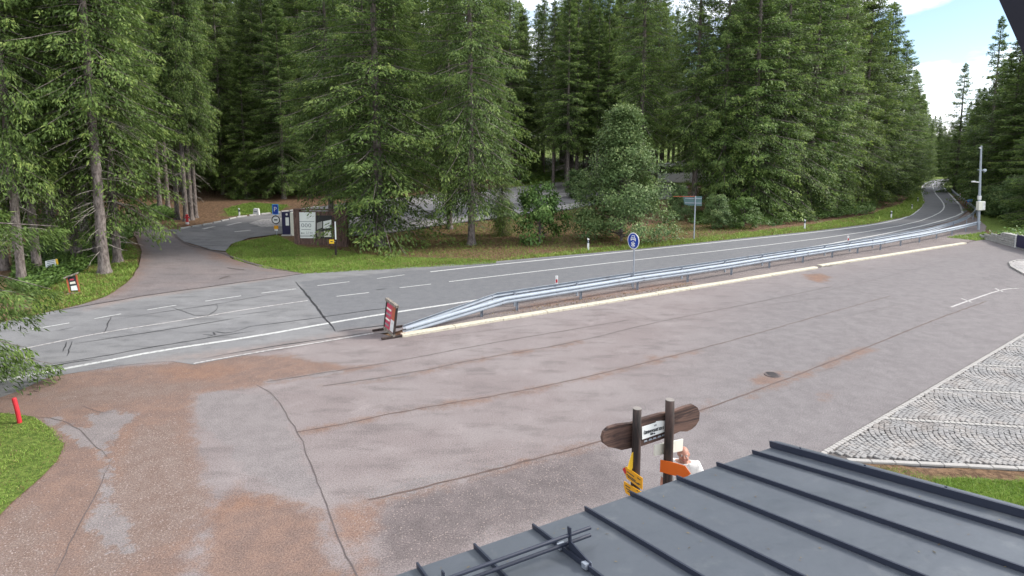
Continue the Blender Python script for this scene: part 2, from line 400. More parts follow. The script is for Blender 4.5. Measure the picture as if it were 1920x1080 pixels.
def prism_bm(outline, axis_u, axis_v, origin, depth):
    """2-D outline in (u, v) extruded by the vector depth"""
    bm = bmesh.new(); u, v, o, d = Vector(axis_u), Vector(axis_v), Vector(origin), Vector(depth)
    a = [bm.verts.new(o + u * p[0] + v * p[1]) for p in outline]; b = [bm.verts.new(o + u * p[0] + v * p[1] + d) for p in outline]
    bm.faces.new(a); bm.faces.new(b[::-1]); n = len(a)
    for i in range(n): bm.faces.new((a[i], b[i], b[(i + 1) % n], a[(i + 1) % n]))
    return bm
def resample(pts, step, closed=False):
    pts = [Vector(p) for p in pts]; out = []
    n = len(pts)
    for i in range(n if closed else n - 1):
        a, b = pts[i], pts[(i + 1) % n]; k = max(1, int((b - a).length / step))
        out += [a.lerp(b, j / k) for j in range(k)]
    if not closed: out.append(pts[-1])
    return out
def smooth_line(pts, it=2):
    pts = [Vector(p) for p in pts]
    for _ in range(it):
        q = [pts[0]]
        for a, b in zip(pts, pts[1:]): q += [a.lerp(b, 0.25), a.lerp(b, 0.75)]
        q.append(pts[-1]); pts = q
    return pts
rng = random.Random(5)
def sheet(name, poly, mat, zoff=0.0, step=0.5, rag=0.0, masks=None, drape=False, kind='structure', zfun=None, parent=None):
    """a ground sheet: polygon in metres filled with a point grid so that it can follow the terrain and carry masks"""
    b = resample([Vector((p[0], p[1])) for p in poly], step, True)
    if rag:
        b = [p + Vector((mnoise.noise((p.x * 1.7, p.y * 1.7, 3.1)), mnoise.noise((p.x * 1.7, p.y * 1.7, 9.7)))) * rag for p in b]
    bx = np.array([(p.x, p.y) for p in b])
    xs = np.arange(bx[:, 0].min(), bx[:, 0].max(), step); ys = np.arange(bx[:, 1].min(), bx[:, 1].max(), step)
    X, Y = np.meshgrid(xs, ys); X = X.ravel() + 0.013; Y = Y.ravel() + 0.017
    ok = sdf(bx, X, Y) > step * 0.45
    pts = [Vector(p) for p in bx] + [Vector((x, y)) for x, y in zip(X[ok], Y[ok])]
    r = delaunay_2d_cdt(pts, [], [list(range(len(b)))], 1, 1e-5)
    V = np.array([(p.x, p.y) for p in r[0]])
    z = np.full(len(V), zoff)
    if drape: z = z + terrain(V[:, 0], V[:, 1])
    if zfun is not None: z = z + zfun(V[:, 0], V[:, 1])
    me = mesh_of(np.c_[V, z], r[2], name)
    bmx = bmesh.new(); bmx.from_mesh(me); bmesh.ops.recalc_face_normals(bmx, faces=bmx.faces)
    if bmx.faces and sum(f.normal.z for f in bmx.faces) < 0: bmesh.ops.reverse_faces(bmx, faces=bmx.faces)
    bmx.to_mesh(me); bmx.free()
    for an, polys in (masks or {}).items():
        s = np.full(len(V), -9.0)
        for pl in polys: s = np.maximum(s, sdf(pl, V[:, 0], V[:, 1]))
        a = me.attributes.new(an, 'FLOAT', 'POINT'); a.data.foreach_set('value', s.astype(np.float32))
    o = link(name, me, mat, parent)
    if kind: o['kind'] = kind
    return o
def gpoly(pix): return [tuple(G(*p).to_2d()) for p in pix]
def ppoly(pix): return [tuple(P(*p).to_2d()) for p in pix]
def strip(name, pts, width, mat, parent, z=0.008, jit=0.0, step=0.4, drape=False, taper=False):
    """painted line or crack: a thin ribbon along points in metres"""
    pts = resample(smooth_line([Vector((p[0], p[1])) for p in pts], 1), step)
    vs, fs = [], []
    for i, p in enumerate(pts):
        t = (pts[min(i + 1, len(pts) - 1)] - pts[max(i - 1, 0)]).normalized(); nrm = Vector((-t.y, t.x))
        p = p + nrm * (mnoise.noise((p.x * 2.3, p.y * 2.3, 1.0)) * jit)
        w = width * (1 + (0.6 * mnoise.noise((p.x * 5, p.y * 5, 7.0)) if jit else 0))
        if taper: w *= 0.25 + 0.75 * min(1, 4 * min(i, len(pts) - 1 - i) / len(pts))
        for s in (-0.5, 0.5):
            q = p + nrm * (w * s); vs.append((q.x, q.y, z + (float(terrain(q.x, q.y)) if drape else 0)))
        if i: fs.append((2 * i - 2, 2 * i - 1, 2 * i + 1, 2 * i))
    me = mesh_of(vs, [f[::-1] for f in fs], name)
    if me.polygons[0].normal.z < 0: me.flip_normals()
    return link(name, me, mat, parent)
# ------------------------------------------------------------------ the setting: ground, roads, markings
E_DIR = (G(1810, 457) - G(750, 630)).to_2d().normalized()            # along the kerb, to the right and away
N_DIR = Vector((E_DIR.y, -E_DIR.x))                                  # square to it, towards the camera

ISLAND_GREEN = ppoly([(423, 470), (440, 455), (520, 441), (560, 462), (640, 470), (700, 480), (860, 485), (930, 488), (930, 494), (700, 507), (570, 514), (500, 505), (440, 488)])
LEFT_GREEN = ppoly([(60, 590), (107, 580), (150, 570), (200, 555), (238, 530), (258, 500), (256, 470), (238, 445), (225, 440), (200, 470), (120, 500), (60, 560)])
FAR_GREEN = ppoly([(1050, 345), (1040, 330), (950, 338), (930, 345), (1000, 350)])
ROADSIDE = ppoly([(920, 491), (1196, 467), (1380, 448), (1528, 433), (1639, 419), (1706, 405), (1728, 389), (1734, 378), (1700, 385), (1660, 398), (1500, 425), (1300, 447), (1000, 478)])
FERN = ppoly([(60, 560), (230, 470), (260, 430), (150, 420), (30, 470), (20, 540)])
BANK2 = ppoly([(430, 405), (520, 398), (540, 385), (470, 380), (420, 392)])
BACKGREEN = ppoly([(1000, 345), (1110, 343), (1110, 315), (1030, 315), (980, 330)])
RIGHT_GREEN = gpoly([(1780, 350), (1830, 395), (1835, 428), (1920, 440), (2300, 440), (2300, 360), (1850, 340)])
gx = np.concatenate([np.arange(-420, -70, 14), np.arange(-70, 110, 1.2), np.arange(110, 460, 12)])
gy = np.concatenate([np.arange(-60, 10, 6), np.arange(10, 115, 1.2), np.arange(115, 200, 4), np.arange(200, 520, 14)])
X, Y = np.meshgrid(gx, gy); nx_, ny_ = len(gx), len(gy)
Z = terrain(X, Y) - 0.035
Vv = np.c_[X.ravel(), Y.ravel(), Z.ravel()]
idx = np.arange(nx_ * ny_).reshape(ny_, nx_)
Fv = np.stack([idx[:-1, :-1], idx[:-1, 1:], idx[1:, 1:], idx[1:, :-1]], -1).reshape(-1, 4)
me = bpy.data.meshes.new('ground'); me.from_pydata(Vv.tolist(), [], Fv.tolist()); me.update()
g = np.full(len(Vv), -4.0)
for pl in (ISLAND_GREEN, LEFT_GREEN, FAR_GREEN, ROADSIDE, FERN, BANK2, BACKGREEN, RIGHT_GREEN): g = np.maximum(g, sdf(pl, Vv[:, 0], Vv[:, 1]))
g = np.where((Vv[:, 1] > 100) | (np.abs(Vv[:, 0]) > 75), np.maximum(g, 0.6), g)
me.attributes.new('green', 'FLOAT', 'POINT').data.foreach_set('value', np.clip(g, -2.2, 3).astype(np.float32))
me.polygons.foreach_set('use_smooth', [True] * len(me.polygons))
ground = tag(link('ground', me, M['ground']), kind='structure')

# parking lot in front of the house
LOT = gpoly([(-700, 800), (31, 728), (93, 702), (222, 682), (318, 672), (363, 680), (480, 659), (700, 623), (745, 632), (1000, 590), (1300, 541), (1535, 502), (1700, 475), (1815, 455), (1840, 447), (1920, 468), (2400, 600)]) + [(30, 12), (14, 2), (-18, 2)]
lot_masks = {
    'dirt': [gpoly(q) for q in (
        [(-400, 850), (90, 703), (330, 676), (440, 668), (530, 664), (600, 676), (680, 690), (560, 708), (490, 722), (375, 738), (362, 780), (364, 850), (384, 900), (391, 950), (380, 1010), (330, 1100), (-200, 1300), (-500, 1000)],
        [(380, 962), (480, 915), (560, 940), (615, 945), (600, 1000), (655, 1085), (380, 1150)],
        [(1505, 514), (1538, 512), (1560, 521), (1540, 531), (1515, 524)], [(1405, 712), (1430, 700), (1470, 696), (1472, 714), (1430, 724)], [(1310, 765), (1335, 750), (1332, 765), (1318, 775)],
        [(1540, 740), (1560, 735), (1565, 745), (1545, 750)], [(1215, 668), (1230, 667), (1230, 673), (1216, 674)])],
    'gravel': [gpoly(q) for q in (
        [(210, 850), (250, 800), (330, 790), (360, 850), (385, 905), (390, 950), (350, 1010), (300, 1040), (200, 1100), (150, 1080), (150, 990), (190, 900)],
        [(0, 990), (60, 940), (110, 1000), (90, 1100), (-100, 1200)], [(60, 740), (200, 720), (350, 715), (420, 720), (300, 745), (120, 765)])],
    'orange': [gpoly(q) for q in (
        [(616, 946), (690, 939), (735, 942), (700, 975), (694, 1010), (695, 1090), (668, 1090), (640, 1020), (618, 975)],
        [(390, 955), (450, 915), (520, 935), (560, 942), (480, 955), (400, 975)], [(300, 690), (420, 683), (470, 690), (400, 712), (310, 715)],
        [(200, 870), (245, 790), (260, 795), (230, 850), (212, 900)], [(1515, 516), (1540, 515), (1555, 521), (1538, 529), (1520, 523)])],
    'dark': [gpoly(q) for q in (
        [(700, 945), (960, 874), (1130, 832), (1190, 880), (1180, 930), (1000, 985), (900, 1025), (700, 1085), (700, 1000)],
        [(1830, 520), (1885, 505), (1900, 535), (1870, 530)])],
    'blue': [gpoly(q) for q in ([(1050, 1000), (1150, 800), (1250, 640), (1350, 540), (1500, 505), (1840, 447), (2600, 560), (2600, 1000)],)],
    'worn': [gpoly(q) for q in (
        [(165, 778), (215, 770), (255, 772), (252, 790), (220, 812), (205, 850), (185, 860), (150, 825), (60, 783), (100, 783), (145, 800), (170, 800)],
        [(372, 740), (420, 735), (515, 742), (550, 810), (600, 920), (560, 940), (520, 925), (470, 880), (430, 850), (385, 800), (366, 770)],
        [(500, 712), (640, 694), (640, 698), (500, 718)], [(605, 722), (780, 696), (780, 701), (605, 727)], [(690, 937), (860, 897), (960, 871), (960, 866), (780, 900), (690, 920)], [(270, 1050), (200, 900), (207, 862), (185, 935), (150, 990)],
        [(1500, 527), (1560, 533), (1540, 539), (1480, 537)], [(905, 1005), (940, 1003), (935, 1015), (910, 1018)])]}
def along(pix, w, a=0.0, b=1.0):                                        # dust collected along a joint
    q = resample([G(*p).to_2d() for p in pix], 0.5); q = q[int(len(q) * a):max(int(len(q) * b), int(len(q) * a) + 3)]
    nn = [Vector((-(q[min(i + 1, len(q) - 1)] - q[max(i - 1, 0)]).y, (q[min(i + 1, len(q) - 1)] - q[max(i - 1, 0)]).x)).normalized() for i in range(len(q))]
    return [tuple(p + n_ * 0.04) for p, n_ in zip(q, nn)] + [tuple(p - n_ * w) for p, n_ in zip(q, nn)][::-1]
SEAM1 = [(557, 810), (640, 796), (760, 770), (960, 737), (1133, 700), (1380, 637), (1560, 585), (1669, 555)]
SEAM2 = [(690, 938), (800, 912), (960, 872), (1130, 828), (1300, 775), (1440, 724), (1600, 662), (1751, 600), (1850, 565)]
SEAM3 = [(605, 724), (780, 698), (900, 672), (1065, 645), (1235, 603), (1380, 575), (1560, 537)]
lot_masks['dirt'] += [along(SEAM1, .16, 0, .5), along(SEAM2, .22, .35, .62), along(SEAM3, .18, 0, .35), along(SEAM2, .12, 0, .2), along([(500, 716), (730, 680), (900, 647)], .2, 0, .6)]
lot = sheet('parking_lot', LOT, M['lot'], 0.0, 0.19, 0.12, lot_masks)

# through road
ROAD_NEAR = [(1780, 338), (1766, 346), (1782, 363), (1814, 396), (1794, 411), (1700, 437), (1500, 474), (1196, 522), (1000, 555), (888, 575), (800, 600), (745, 622), (700, 627), (480, 663), (363, 684), (318, 677), (222, 686), (93, 707), (31, 735), (-300, 850), (-900, 1050)]
ROAD = [tuple(p) for p in road_far_xy] + [(232, 160)] + gpoly(ROAD_NEAR)
road_masks = {
    'fresh': [gpoly([(557, 528), (800, 505), (1196, 467), (1380, 448), (1528, 433), (1600, 424), (1700, 437), (1500, 474), (1196, 522), (888, 575), (745, 618), (632, 622)])],
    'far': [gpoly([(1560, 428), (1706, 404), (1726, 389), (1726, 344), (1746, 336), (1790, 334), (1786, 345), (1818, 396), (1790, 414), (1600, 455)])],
    'dirt': [gpoly([(60, 730), (222, 690), (440, 672), (700, 628), (745, 618), (700, 612), (480, 650), (300, 672)]), gpoly([(150, 572), (266, 550), (500, 519), (540, 514), (540, 519), (266, 560), (150, 584)]), gpoly([(745, 622), (900, 580), (930, 572), (930, 580), (800, 615)])]}
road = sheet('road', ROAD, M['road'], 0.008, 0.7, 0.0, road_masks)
def line(pix, w, nm, mat='paint', jit=0.0, step=0.5, z=0.014, **k): return strip(nm, [G(*p) for p in pix], w, M[mat], road, z, jit, step, **k)
NEAR_EDGE = [(-200, 756), (22, 710), (185, 680), (296, 658.5), (480, 631), (618, 606), (714, 590), (888, 564), (1000, 547), (1196, 515), (1500, 468), (1700, 431), (1788, 408), (1810, 396), (1780, 363), (1765, 347), (1778, 339)]
line(NEAR_EDGE, 0.19, 'edge_line')
line([(807, 510), (900, 499.5), (1196, 470), (1380, 451), (1528, 436), (1639, 422), (1703, 408), (1726, 391), (1732, 378), (1727, 357), (1731, 346), (1747, 339.5), (1776, 337)], 0.20, 'edge_line')
line([(-60, 676), (70, 649), (185, 625), (341, 601), (480, 577.5), (577, 564)], 0.11, 'centre_line', 'paint_worn')
line([(842, 528.5), (900, 521.5), (1196, 487), (1380, 467), (1587, 441), (1713, 419), (1758, 402), (1771, 391), (1769, 380), (1754, 363)], 0.14, 'centre_line')
for a, b in (((1754, 363), (1751.5, 358)), ((1750.5, 355), (1749.5, 351)), ((1749, 348.5), (1749.5, 345)), ((1750, 343), (1755, 340))): line([a, b], 0.16, 'lane_dash')
for a, b in (((631, 556), (692, 549)), ((749, 540), (808, 533)), ((595, 536), (655, 528.5)), ((707, 522.6), (759, 515.6)), ((60, 618), (130, 606)), ((177, 598), (227, 589)), ((276, 581.5), (331, 572.6)), ((385, 565), (452, 555)), ((490, 550), (555, 542))):
    line([a, b], 0.10, 'lane_dash')
line([(363, 682), (480, 661), (600, 642), (700, 625)], 0.10, 'kerb_line', 'paint_worn', 0.03)
for pts, w in (([(554, 529), (578, 556), (605, 592), (630, 622)], 0.09), ([(209, 594), (195, 625)], 0.03), ([(126, 641), (118, 660)], 0.03), ([(136, 640), (125, 669)], 0.03),
               ([(209, 601), (300, 586), (400, 572), (480, 557), (556, 546)], 0.035), ([(139, 645), (300, 621), (455, 595)], 0.05), ([(74, 686), (180, 671), (274, 653), (337, 643), (433, 627), (480, 621)], 0.05),
               ([(380, 627), (405, 630), (398, 622), (430, 626), (470, 612)], 0.045), ([(440, 616), (540, 604), (612, 594), (714, 579), (770, 576)], 0.05), ([(440, 592), (520, 582)], 0.03), ([(704, 544), (724, 542)], 0.06),
               ([(22, 703), (120, 682), (180, 674)], 0.05), ([(320, 575), (380, 598), (410, 580), (405, 570)], 0.03), ([(110, 620), (140, 614)], 0.03), ([(845, 596), (960, 577), (1100, 552)], 0.04), ([(395, 523), (430, 518), (440, 522), (405, 527)], 0.05), ([(700, 623), (560, 643), (480, 655), (375, 674)], 0.05), ([(632, 622), (700, 613), (745, 608)], 0.07)):
    line(pts, w, 'crack_seal', 'tar', 0.05, 0.3, 0.019, taper=True)

def lotline(pix, w, nm='crack', mat='crack', jit=0.035, z=0.006, step=0.25, **k): return strip(nm, [G(*p) for p in pix], w, M[mat], lot, z, jit, step, **k)
lotline([(480, 722), (515, 740), (535, 775), (557, 810), (575, 850), (592, 893), (612, 942), (618, 965), (640, 1020), (655, 1050), (672, 1085)], 0.024, jit=0.06)
lotline([(557, 810), (640, 796), (760, 770), (960, 737), (1133, 700), (1380, 637), (1560, 585), (1669, 555)], 0.04, mat='crack_red')
lotline([(690, 938), (800, 912), (960, 872), (1130, 828), (1300, 775), (1440, 724), (1600, 662), (1751, 600), (1850, 565)], 0.05, mat='crack_red')
lotline([(500, 716), (730, 680), (900, 647), (1060, 620), (1180, 600)], 0.045)
lotline([(605, 724), (780, 698), (900, 672), (1065, 645), (1235, 603), (1380, 575), (1560, 537)], 0.045)
for pts in ([(1160, 579), (1200, 590), (1235, 604)], [(1575, 540), (1620, 549), (1665, 557)], [(1380, 575), (1440, 563), (1560, 545), (1800, 483)], [(745, 640), (900, 622), (1040, 604)],
            [(1400, 580), (1480, 566), (1575, 556)], [(207, 862), (185, 920), (150, 985), (110, 1060), (95, 1090)], [(45, 780), (110, 785), (150, 805), (185, 840), (207, 862)], [(1700, 545), (1735, 540)], [(1260, 575), (1290, 570)],
            [(1530, 700), (1600, 680)], [(1500, 500), (1560, 530)], [(150, 760), (190, 775), (215, 772)], [(1600, 590), (1690, 570)], [(1825, 522), (1870, 530), (1905, 543)]):
    lotline(pts, 0.018, jit=0.05, taper=True)
for pts in ([(1783, 576), (1813, 565), (1868, 546), (1893, 541), (1910, 541)], [(1803, 560), (1822, 567)], [(1866, 541), (1880, 547)]):
    lotline(pts, 0.09, 'faded_line', 'paint_worn', 0.0, 0.006)
# drain cover sunk into the lot
dp = G(1448, 703)
dr = tag(empty('drain_cover', dp, 'round dark iron drain cover sunk in the parking lot asphalt', 'drain cover'))
link('cover_plate', bm_mesh(tube_bm([(0, 0, 0.0), (0, 0, 0.018)], [0.24, 0.23], 20)), M['crack'], dr)
for k in range(4): link('grate_slot', bm_mesh(box(0.30 - 0.04 * abs(k - 1.5), 0.05, 0.01, (0, -0.15 + 0.1 * k, 0.022))), M['tar'], dr)

# gravel strip between kerb and road, cream kerbstones
VERGE = gpoly([(752, 631), (800, 603), (888, 577), (1000, 556), (1196, 523), (1500, 475), (1700, 438), (1794, 412), (1816, 398), (1850, 425), (1842, 446), (1815, 455), (1535, 502), (1300, 541), (1000, 590)])
verge = sheet('gravel_verge', VERGE, M['verge'], 0.03, 0.4, 0.10, {'dirt': [gpoly([(930, 590), (1300, 533), (1300, 525), (1000, 570)]), gpoly([(752, 631), (830, 612), (820, 600), (770, 620)])]})
kerb_i = 0
for a, b, cnt, lab in (((752, 631), (1530, 503), 12, 'long'), ((1536, 500), (1808, 457), 7, 'short')):
    A, B = G(*a), G(*b); seg = (B - A) / cnt; ln = seg.length
    kb = tag(empty('painted_kerb', A, 'long cream painted kerb below the guardrail, left of the red dirt patch' if lab == 'long' else 'shorter cream painted kerb right of the red dirt patch', 'kerb'))
    km = bm_mesh(box(ln - 0.008, 0.30, 0.14, (ln / 2, 0, 0.03), 0.02))
    ang = math.atan2(seg.y, seg.x)
    for k in range(cnt):
        o = link('kerb_stone', km, M['kerb'], kb, seg * k + Vector((0, rng.uniform(-0.01, 0.01), rng.uniform(-0.006, 0.006)))); o.rotation_euler = (0, 0, ang + rng.uniform(-0.003, 0.003))

# forest track and the lane to the far parking lot
TRACK = ppoly([(107, 584), (150, 573.5), (200, 557), (240, 530), (262, 500), (265, 470), (256, 450), (244, 425), (237, 405), (238, 394), (256, 388), (273, 395), (293, 411), (315, 431), (345, 455), (372, 463), (397, 471), (424, 474), (434, 486), (467, 496), (511, 505), (570, 514), (480, 526), (266, 556)])
sheet('forest_track', TRACK, M['track'], 0.035, 0.8, 0.10, {'dirt': [ppoly([(237, 392), (262, 388), (315, 431), (300, 432), (265, 415), (250, 420), (270, 470), (266, 505), (235, 545), (190, 562), (240, 528), (258, 500), (250, 450), (232, 410)]), ppoly([(345, 452), (424, 478), (500, 506), (560, 514), (470, 503), (400, 485)])]}, drape=True)
trackc = [o for o in bpy.data.objects if o.name == 'forest_track'][0]
for pts in ([(318, 432), (345, 458), (372, 466), (422, 476)], [(380, 468), (430, 480), (500, 503), (560, 512)], [(255, 405), (275, 412), (262, 420)], [(425, 503), (460, 508)], [(410, 525), (432, 518)]):
    strip('tar_joint', [P(*p) for p in pts], 0.22, M['crack'], trackc, 0.05, 0.10, 0.4, True, True)
LANE = ppoly([(316, 431), (338, 431), (400, 420), (444, 409), (511, 401), (600, 388), (714, 374), (832, 362), (1035, 343), (1071, 342), (1180, 340), (1290, 350), (1290, 372), (1180, 380), (1100, 387), (1047, 396), (944, 408), (894, 415), (796, 428), (729, 438), (640, 445), (560, 437), (520, 440), (467, 447), (433, 459), (424, 472), (397, 470), (372, 462), (345, 454)])
far_lot = sheet('far_parking_lot', LANE, M['lane'], 0.05, 1.0, 0.05, drape=True)
for pix in ([(700, 441), (729, 437), (796, 427), (894, 414), (944, 407), (1047, 395), (1100, 386), (1100, 379), (1040, 387), (940, 398), (890, 404), (800, 416), (729, 425), (700, 429)],
            [(714, 376), (832, 364), (1035, 345), (1071, 344), (1100, 352), (1050, 372), (940, 384), (850, 393), (720, 400)], [(467, 420), (490, 413), (560, 408), (560, 425), (490, 427)]):
    sheet('sett_bay', ppoly(pix), M['setts'], 0.075, 1.0, 0.08, drape=True, kind=None, parent=far_lot)
for a, b in (((380, 431), (402, 426)), ((425, 424), (452, 418)), ((440, 436), (470, 433))):
    strip('faded_line', [P(*a), P(*b)], 0.35, M['paint_worn'], far_lot, 0.07, 0, 0.5, True)
# low stone edging round the lane
edge_pts = resample([P(*p).to_2d() for p in [(338, 431), (400, 420), (444, 409), (511, 401), (600, 388)]], 1.0)
em = bm_mesh(box(0.98, 0.14, 0.2, (0.5, 0, 0), 0.02))
for a, b in zip(edge_pts, edge_pts[1:]):
    o = link('edging_stone', em, M['stone'], far_lot, (a.x, a.y, float(terrain(a.x, a.y)) + 0.08)); o.rotation_euler = (0, 0, math.atan2(b.y - a.y, b.x - a.x))

# ------------------------------------------------------------------ cobbled forecourt with arcs of granite setts
COB = gpoly([(1531, 852), (1700, 752), (1800, 694), (1920, 624), (2060, 545), (2200, 560), (2200, 905), (1920, 884), (1700, 873), (1600, 866)])
cob = sheet('cobbled_forecourt', COB, M['joint'], 0.012, 0.5)
du = (G(1920, 804) - G(1689, 789)).to_2d().normalized(); dv = Vector((-du.y, du.x))
B0 = G(1689, 789).to_2d()
Wb = abs((G(1751, 731).to_2d() - B0).dot(dv))
cx_, cy_ = np.array(COB)[:, 0], np.array(COB)[:, 1]
mesh_vars = []
def sett_mesh(sx, sy, seed):
    r = random.Random(seed); bm = box(sx, sy, 0.05, (0, 0, 0), 0.0)
    top = [f for f in bm.faces if f.normal.z > 0.9]
    rr = bmesh.ops.inset_region(bm, faces=top, thickness=0.012, depth=0.0)
    for f in top:
        for v in f.verts: v.co.z += 0.011
    for v in bm.verts: v.co += Vector((r.uniform(-1, 1), r.uniform(-1, 1), 0)) * 0.006
    bot = [f for f in bm.faces if f.normal.z < -0.9]; bmesh.ops.delete(bm, geom=bot, context='FACES')
    return bm_mesh(bm, 'sett')
SETT = [sett_mesh(0.096 + 0.006 * (k % 3), 0.080 + 0.005 * (k % 4), k) for k in range(10)]
for s in SETT: s.materials.append(M['cobble'])
cands = []
u_ext = [(Vector(p) - B0).dot(du) for p in COB]; v_ext = [(Vector(p) - B0).dot(dv) for p in COB]
pitch_u, sp = 0.122, 0.098
for band in range(int(min(v_ext) / Wb) - 1, int(max(v_ext) / Wb) + 1):
    for k in range(int((min(u_ext) - 2) / pitch_u), int((max(u_ext) + 2) / pitch_u)):
        vv = 0.13
        while vv < Wb - 0.12:
            q = 2 * vv / Wb - 1; uu = k * pitch_u + 0.22 * Wb * (q * q) + (band % 2) * 0.5
            slope = 0.22 * Wb * 2 * q * 2 / Wb
            cands.append((uu + rng.uniform(-.012, .012), band * Wb + vv + rng.uniform(-.012, .012), math.atan(slope)))
            vv += sp / math.sqrt(1 + slope * slope)
ca = np.array(cands)
wx = B0.x + du.x * ca[:, 0] + dv.x * ca[:, 1]; wy = B0.y + du.y * ca[:, 0] + dv.y * ca[:, 1]
vis = [project((x, y, 0)) if y > 1 else (-1, -1) for x, y in zip(wx, wy)]
ok = (sdf(COB, wx, wy) > 0.17) & (np.array([v[0] for v in vis]) < 2080)
ids = np.nonzero(ok)[0]
dist = np.hypot(wx[ids], wy[ids]); order = ids[np.argsort(dist)]
def roof_hides(x, y): return False
shown = [i for i in order if vis[i][0] < 1925 and vis[i][1] < 830 + (vis[i][0] - 1450) * 0.292]
near = set(shown[:300])
ang0 = math.atan2(du.y, du.x)
rest_v, rest_f = [], []
base = [(np.array([v.co[:] for v in s.vertices]), [tuple(p.vertices) for p in s.polygons]) for s in SETT]
for i in order:
    a = ang0 - ca[i, 2] + rng.uniform(-0.06, 0.06); zz = 0.022 + rng.uniform(-0.005, 0.005); kk = rng.randrange(10)
    if i in near:
        o = link('cobble', SETT[kk], None, cob, (wx[i], wy[i], zz)); o.rotation_euler = (rng.uniform(-.03, .03), rng.uniform(-.03, .03), a)
    else:
        bv, bf = base[kk]; c, s = math.cos(a), math.sin(a); off = len(rest_v)
        for v in bv: rest_v.append((wx[i] + v[0] * c - v[1] * s, wy[i] + v[0] * s + v[1] * c, zz + v[2]))
        rest_f += [tuple(q + off for q in f) for f in bf]
tag(link('cobbles', mesh_of(rest_v, rest_f, 'cobbles'), M['cobble'], cob), kind='stuff')
# pale rows between the arcs and along the edges
def pale_row(a, b, nm, w=0.13, ln=0.2, zz=0.026, mat='palesett'):
    a, b = Vector(a), Vector(b); n = int((b - a).length / ln); t = (b - a).normalized(); ang = math.atan2(t.y, t.x)
    rows = bm_mesh(box(ln - 0.012, w, 0.055, (0, 0, 0), 0.008)); rows.materials.append(M[mat])
    for k in range(n):
        p = a + t * (ln * (k + 0.5))
        o = link(nm, rows, None, cob, (p.x, p.y, zz + rng.uniform(-.004, .004))); o.rotation_euler = (0, 0, ang + rng.uniform(-.03, .03))
def clip_u(v):
    us = np.arange(min(u_ext), max(u_ext), 0.05); xx = B0.x + du.x * us + dv.x * v; yy = B0.y + du.y * us + dv.y * v
    k = us[(sdf(COB, xx, yy) > 0.1)]
    if len(k) < 8: return None
    return [B0 + du * k[0] + dv * v, B0 + du * k[-1] + dv * v]
for band in range(int(min(v_ext) / Wb), int(max(v_ext) / Wb) + 1):
    r = clip_u(band * Wb)
    if r is not None and G(1900, 640).y > r[0].y: pale_row(r[0], r[0] + (r[1] - r[0]).normalized() * min(9.0, (r[1] - r[0]).length), 'pale_sett', 0.12, 0.14)
pale_row(G(1535, 852).to_2d() + Vector((.07, -.03)), G(1925, 623).to_2d() + Vector((.07, -.03)), 'pale_sett', 0.11, 0.13)
pale_row(G(1588, 866.5).to_2d(), G(2040, 888).to_2d(), 'edge_kerb', 0.12, 0.5, 0.045)
# small cobbled island at the right edge
isl = gpoly([(1893, 494), (1905, 490), (1960, 488), (2100, 505), (2100, 545), (1960, 530), (1920, 515), (1897, 502)])
io = sheet('cobbled_island', isl, M['setts'], 0.05, 0.6)
ipts = resample([Vector(p) for p in isl], 0.45, True)
imsh = bm_mesh(box(0.43, 0.14, 0.14, (0.2, 0, 0), 0.015)); imsh.materials.append(M['palesett'])
for a, b in zip(ipts, ipts[1:] + ipts[:1]):
    o = link('kerb_stone', imsh, None, io, (a.x, a.y, 0.03)); o.rotation_euler = (0, 0, math.atan2(b.y - a.y, b.x - a.x))

# lawns by the house: near left, and below the forecourt kerb
LAWN_L = gpoly([(-500, 790), (-60, 772), (20, 776), (60, 784), (100, 806), (122, 832), (105, 868), (60, 910), (20, 945), (-20, 985), (-300, 1200), (-700, 1100)])
LAWN_R = gpoly([(1640, 876), (1700, 880), (1925, 892), (2100, 905), (2250, 1040), (1925, 1000), (1800, 960), (1690, 905)])
BARE_R = gpoly([(1590, 868), (1700, 875), (1925, 887), (2150, 900), (2300, 1100), (1925, 1040), (1640, 920)])
def lawn(name, poly, zoff, green):
    o = sheet(name, poly, M['ground'], zoff, 0.35, 0.12)
    n = len(o.data.vertices); xy = np.array([v.co[:2] for v in o.data.vertices])
    s = np.clip(sdf(green, xy[:, 0], xy[:, 1]) * 2.0 + (1.2 if zoff > .019 else -.4), -3, 3)
    o.data.attributes.new('green', 'FLOAT', 'POINT').data.foreach_set('value', s.astype(np.float32)); return o
lawn('near_lawn', LAWN_L, 0.02, LAWN_L)
lawn('house_bed', BARE_R, 0.018, gpoly([(1740, 900), (1925, 905), (2100, 920), (2150, 1000), (1925, 990), (1800, 950)]))
# ------------------------------------------------------------------ the house under the camera: sheet-metal roof with standing seams
ZE = 3.3
A3, B3 = G(700, 1093, ZE), G(1450, 838, ZE)
eb = (B3 - A3).to_2d().normalized(); nb = Vector((eb.y, -eb.x))
best = None
for k in range(0, 450):
    th = math.radians(k * 0.1); dvec = Vector((nb.x * math.cos(th), nb.y * math.cos(th), math.sin(th)))
    for s in np.arange(0.5, 4, 0.02):
        q = project(B3 + dvec * s)
        if q[0] > 1920:
            err = abs(q[1] - 969)
            if best is None or err < best[0]: best = (err, th)
            break
TH = best[1]
UP = Vector((nb.x * math.cos(TH), nb.y * math.cos(TH), math.sin(TH)))       # up the slope, towards the camera
E3 = Vector((eb.x, eb.y, 0)); NR = E3.cross(UP).normalized()
if NR.z < 0: NR = -NR
dcam = -(Vector((B3.x, B3.y)).dot(nb))                                       # camera's distance behind the eave
SL = (dcam + 0.1) / math.cos(TH)
house = tag(empty('house', (A3.x, A3.y, 0), 'house with a dark grey standing seam metal roof in the foreground', 'house'))
hinv = Matrix.Translation(-Vector((A3.x, A3.y, 0)))
